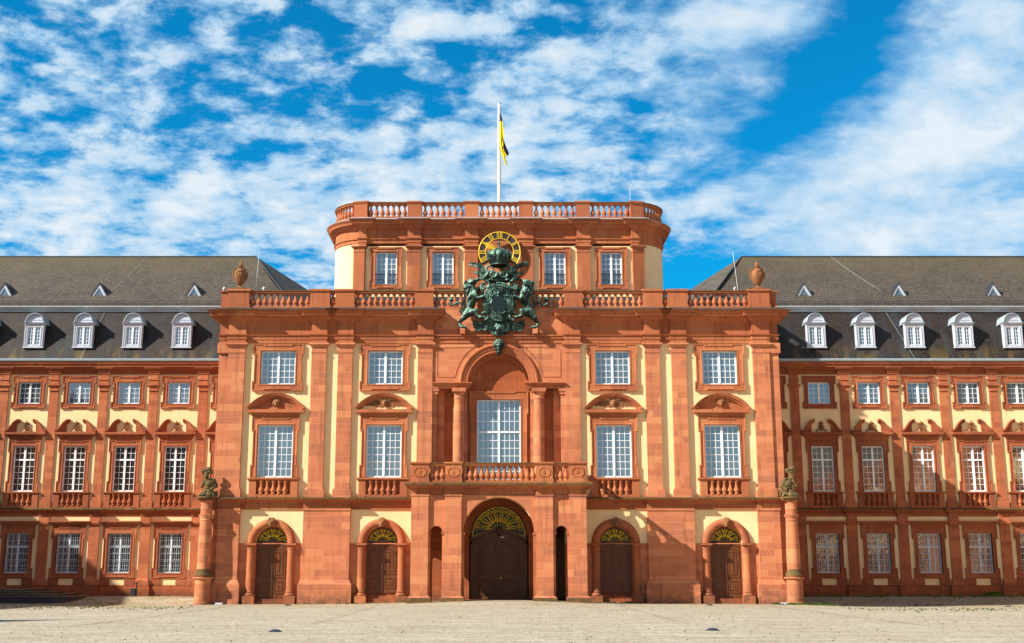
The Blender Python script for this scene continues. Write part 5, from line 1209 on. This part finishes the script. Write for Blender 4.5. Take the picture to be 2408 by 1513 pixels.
def trophy(s, label):
    T_ = thing('armour_statue', label, 'statue', (s * 20.25, -.75, 7.25), 'trophy statues on the corner columns'); at = tuple(-T_.location)
    f = lambda x, y, z_: (s * x, -.75 + y, z_)
    body = [('c', f(20.20, 0, 7.75), .20, f(20.08, 0, 8.22), .30), ('e', f(20.10, -.12, 8.18), (.30, .24, .30)), ('c', f(20.22, 0, 8.35), .14, f(20.30, 0, 8.62), .11),
            ('c', f(20.45, -.05, 8.30), .13, f(20.62, -.10, 7.98), .12), ('c', f(19.86, -.05, 8.34), .20, f(19.68, -.05, 8.0), .17), ('c', f(19.68, -.05, 8.0), .13, f(19.95, -.25, 7.75), .10)]
    o = organic('cuirass', body, 'trophy', .03, T_, at, disp=.05, dscale=.08)
    m = MB()
    for k in range(3): m.tube([(s * (20.02 + .20 * math.cos(a)), -1.02 + .04 * k, 8.32 + (.20 - .05 * k) * math.sin(a)) for a in [PI * q / 6 for q in range(-2, 8)]], .035, 6)
    m.tube([(s * (20.17 + .26 * math.cos(a)), -.76 + .24 * math.sin(a), 7.86) for a in [2 * PI * q / 16 for q in range(16)]], .035, 6, True); sub('belt_and_shoulder_guard', m, 'trophy', o, (0, 0, 0))
    hd = [('e', f(20.34, -.02, 8.80), (.17, .18, .20)), ('c', f(20.46, -.12, 8.84), .06, f(20.60, -.14, 8.72), .03), ('c', f(20.38, -.14, 8.66), .08, f(20.42, -.16, 8.55), .07), ('e', f(20.30, -.02, 8.94), (.22, .2, .07))]
    organic('helmet', hd, 'trophy', .024, T_, at, disp=.03, dscale=.06)
    pl = []
    cv = [(20.62, 8.92, .08), (20.66, 9.04, .11), (20.50, 9.06, .10), (20.40, 9.12, .13), (20.24, 9.18, .15), (20.10, 9.10, .13), (20.04, 8.96, .09), (19.94, 8.88, .06)] if s < 0 else [(20.10, 8.98, .08), (20.06, 9.10, .10), (20.18, 9.14, .12), (20.30, 9.08, .10), (20.42, 9.24, .13), (20.56, 9.24, .12), (20.62, 9.08, .09)]
    for a, b in zip(cv, cv[1:]): pl.append(('c', f(a[0], 0, a[1]), a[2], f(b[0], 0, b[1]), b[2]))
    organic('plume', pl, 'trophy', .024, T_, at, disp=.07, dscale=.05)
    r3 = random.Random(3 + int(s)); dr = [('e', f(20.2, 0, 7.42), (.46, .34, .20))]
    for k in range(18):
        a = r3.uniform(0, 2 * PI); dr.append(('c', f(20.2 + .15 * math.cos(a), .15 * math.sin(a), 7.74), .08, f(20.2 + r3.uniform(.45, .66) * math.cos(a), .36 * math.sin(a), 7.34), .07))
    dr += [('c', f(20.5, -.1, 7.5), .08, f(20.80, -.1, 7.40), .04), ('c', f(19.9, 0, 7.50), .12, f(19.58, 0, 7.58), .07), ('c', f(19.58, 0, 7.58), .08, f(19.55, 0, 7.32), .05)]
    if s > 0: dr += [('c', f(19.85, -.1, 7.62), .06, f(19.62, -.12, 7.80), .05), ('c', f(19.62, -.12, 7.80), .045, f(19.58, -.12, 8.08), .03)]
    organic('drapery', dr, 'trophy', .03, T_, at, disp=.05, dscale=.07)
trophy(-1, 'lichen-dark stone armour with plumed helmet, on the left corner column'); trophy(1, 'lichen-dark stone armour with plumed helmet, on the right corner column')

# ============================================================ SMALL THINGS
def rod(name, pts, r, label, cat='lightning rod'): solo(name, MB().tube(pts, r, 6), 'pole', label, cat)
rod('lightning_rod', [(-17.75, .5, 20.9), (-17.72, .5, 23.0), (-17.62, .55, 25.2)], .013, 'thin white lightning rod beside the left urn')
rod('lightning_rod', [(17.55, .5, 20.9), (17.4, .5, 23.0), (17.2, .55, 25.2)], .013, 'thin white lightning rod beside the right urn')
rod('lightning_rod', [(10.4, 6.3, 30.7), (10.4, 6.3, 32.0)], .012, 'thin lightning rod on the right end of the tower balustrade')
def camera_box(x, label):
    t = thing('roof_sensor', label, 'sensor', (x, 0, 22.15)); part('bracket', MB().tube([(x, 0, 22.15), (x, 0, 22.28)], .02, 6).box(x - .06, x + .06, -.06, .06, 22.14, 22.17), 'pole', t)
    m = MB(); m.box(-.05, .05, -.04, .04, -.09, .09); m.xf(Matrix.Translation((x, 0, 22.33)) @ Matrix.Rotation(R(40), 4, 'Y')); part('head', m, 'pole', t)
camera_box(-19.98, 'small white sensor on the left end of the parapet'); camera_box(-17.1, 'small white sensor on the rail right of the left urn'); camera_box(17.1, 'small white sensor on the rail left of the right urn')
def ground_lamp(x, y, r, label):
    z_ = gz(x, y); t = thing('ground_lamp', label, 'ground lamp', (x, y, z_), 'dark domed lamps set in the paving')
    part('dome', MB().lathe(x, y, [(r, z_ - .02), (r * .93, z_ + r * .18), (r * .7, z_ + r * .34), (r * .3, z_ + r * .42), (.01, z_ + r * .44)], 24), 'lampglass', t)
    part('rim', MB().lathe(x, y, [(r * 1.18, z_ - .03), (r * 1.18, z_ + .012), (r * .98, z_ + .03), (r * .98, z_ - .03)], 24), 'black', t)
ground_lamp(-8.1, -40, .22, 'dark domed lamp sunk in the cobbles at the lower left'); ground_lamp(7.75, -40, .22, 'dark domed lamp sunk in the cobbles at the lower right')
for x, y, lb in ((-13.9, -3.6, 'small dark dome in the cobbles before the leftmost door pier'), (13.8, -4.2, 'small dark dome in the cobbles before the rightmost door'), (31.4, 7.8, 'first of three dark domes in the right wing shadow'), (32.3, 7.9, 'second of three dark domes in the right wing shadow'), (33.2, 8.0, 'third of three dark domes in the right wing shadow'), (33.4, -4, 'small dark dome in sunlight right of the corner column')):
    ground_lamp(x, y, .20, lb)
def flood(x, label):
    z_ = gz(x, -1.5); t = thing('floodlight', label, 'floodlight', (x, -1.55, z_), 'low floodlights at the foot of the corner columns')
    part('housing', MB().box(x - .24, x + .24, -1.7, -1.45, z_ + .02, z_ + .14), 'dormer', t); part('bracket', MB().box(x - .2, x - .16, -1.6, -1.5, z_ - .05, z_ + .03).box(x + .16, x + .2, -1.6, -1.5, z_ - .05, z_ + .03), 'black', t)
flood(-18.9, 'low pale floodlight box on the ground beside the left column'); flood(19.3, 'low pale floodlight box on the ground beside the right column')
BN = thing('litter_bin', 'dark litter bin with a small slanted roof on a post, before the left wing', 'bin', (-29.1, 13.3, gz(-29.1, 13.3)))
z_ = BN.location.z; part('container', MB().frustum(-29.32, -28.98, 13.1, 13.4, z_ + .0, z_ + .62, .03), 'black', BN); part('post', MB().box(-28.93, -28.85, 13.2, 13.3, z_, z_ + 1.05), 'black', BN)
m = MB(); m.box(-.22, .22, -.15, .15, -.015, .015); m.xf(Matrix.Translation((-28.85, 13.2, z_ + 1.08)) @ Matrix.Rotation(R(-22), 4, 'Y')); part('lid', m, 'black', BN)
ST = thing('entrance_steps', 'four wide dark stone steps before the left wing at the picture edge', 'steps', (-43, 12, .2))
for k in range(4):
    x1 = -32.7 - 1.15 * k; yf = 10.2 + .42 * k; z0, z1 = (.0 if k == 0 else .16 + .165 * k), .18 + .165 * (k + 1) - .004
    m = MB(); pts = [(-56, yf), (x1 - 1.6, yf), (x1 - .7, yf + .35), (x1, yf + 1.6), (x1, 14.0), (-56, 14.0)]
    m.rings([[(a, b, z1 - .07) for a, b in pts], [(a, b, z1) for a, b in pts]]); so_ = part('step', m, 'lava', ST)
    m = MB(); pts = [(-56, yf + .07), (x1 - 1.65, yf + .07), (x1 - .75, yf + .42), (x1 - .07, yf + 1.65), (x1 - .07, 14.0), (-56, 14.0)]; m.rings([[(a, b, z0 - .3) for a, b in pts], [(a, b, z1 - .072) for a, b in pts]]); sub('shaded_riser', m, 'black', so_)  # risers coloured near black for the shade under the tread lips
m = MB()
for x, w_ in ((-31.6, .35), (38.2, .3), (-38, .0)):
    if w_: m.box(x - w_, x + w_, 13.80, 13.835, .32, .52)
solo('weeds', MB(), 'weed', 'small green weeds along the walls and in the joints', None, kind='stuff')
wd = bpy.data.objects['weeds']; m = MB(); r4 = random.Random(11)
def clump(x, y, s_):
    z_ = gz(x, y)
    for k in range(r4.randint(4, 9)):
        a = r4.uniform(0, 2 * PI); l = s_ * r4.uniform(.5, 1.2); bx, by = x + r4.uniform(-.5, .5) * s_, y + r4.uniform(-.5, .5) * s_; wv = l * .16
        tx, ty = bx + math.cos(a) * l * .6, by + math.sin(a) * l * .6
        m.add([(bx - wv, by, z_ - .01), (bx + wv, by + wv, z_ - .01), ((bx + tx) / 2 + wv, (by + ty) / 2, z_ + l * .55), (tx, ty, z_ + l * .7), ((bx + tx) / 2 - wv, (by + ty) / 2, z_ + l * .5)], [(0, 1, 2, 4), (4, 2, 3)])
for k in range(420): clump(r4.uniform(21.5, 44), 13.45 - abs(r4.gauss(0, .5)), r4.uniform(.05, .17))
for k in range(60): clump(r4.gauss(39.4, .25), 13.4 - abs(r4.gauss(0, .15)), r4.uniform(.2, .5))
for k in range(70): clump(-r4.uniform(21.5, 33), 13.5 - abs(r4.gauss(0, .3)), r4.uniform(.04, .10))
for k in range(110): clump(r4.uniform(18.5, 23), r4.uniform(-1.9, -1.2), r4.uniform(.06, .2))
for k in range(120): clump(r4.choice([-1, 1]) * r4.uniform(5.8, 14.4), -.65 - abs(r4.gauss(0, .2)), r4.uniform(.04, .13))
for k in range(900):
    y = r4.uniform(-50, 10); x = r4.uniform(-1, 1) * (y + 92) * .46
    if r4.random() < .5 and not (-30 > x * 0 + y): x = abs(x)
    clump(x, y, r4.uniform(.02, .05))
for k in range(500): x = r4.uniform(21, 45); clump(x, -12 + r4.gauss(0, 2.0), r4.uniform(.04, .1))
for k in range(260): x = -r4.uniform(19, 36); clump(x, -9 + r4.gauss(0, 1.6), r4.uniform(.04, .1))
wd.data = m.mesh('weeds', M['weed'])
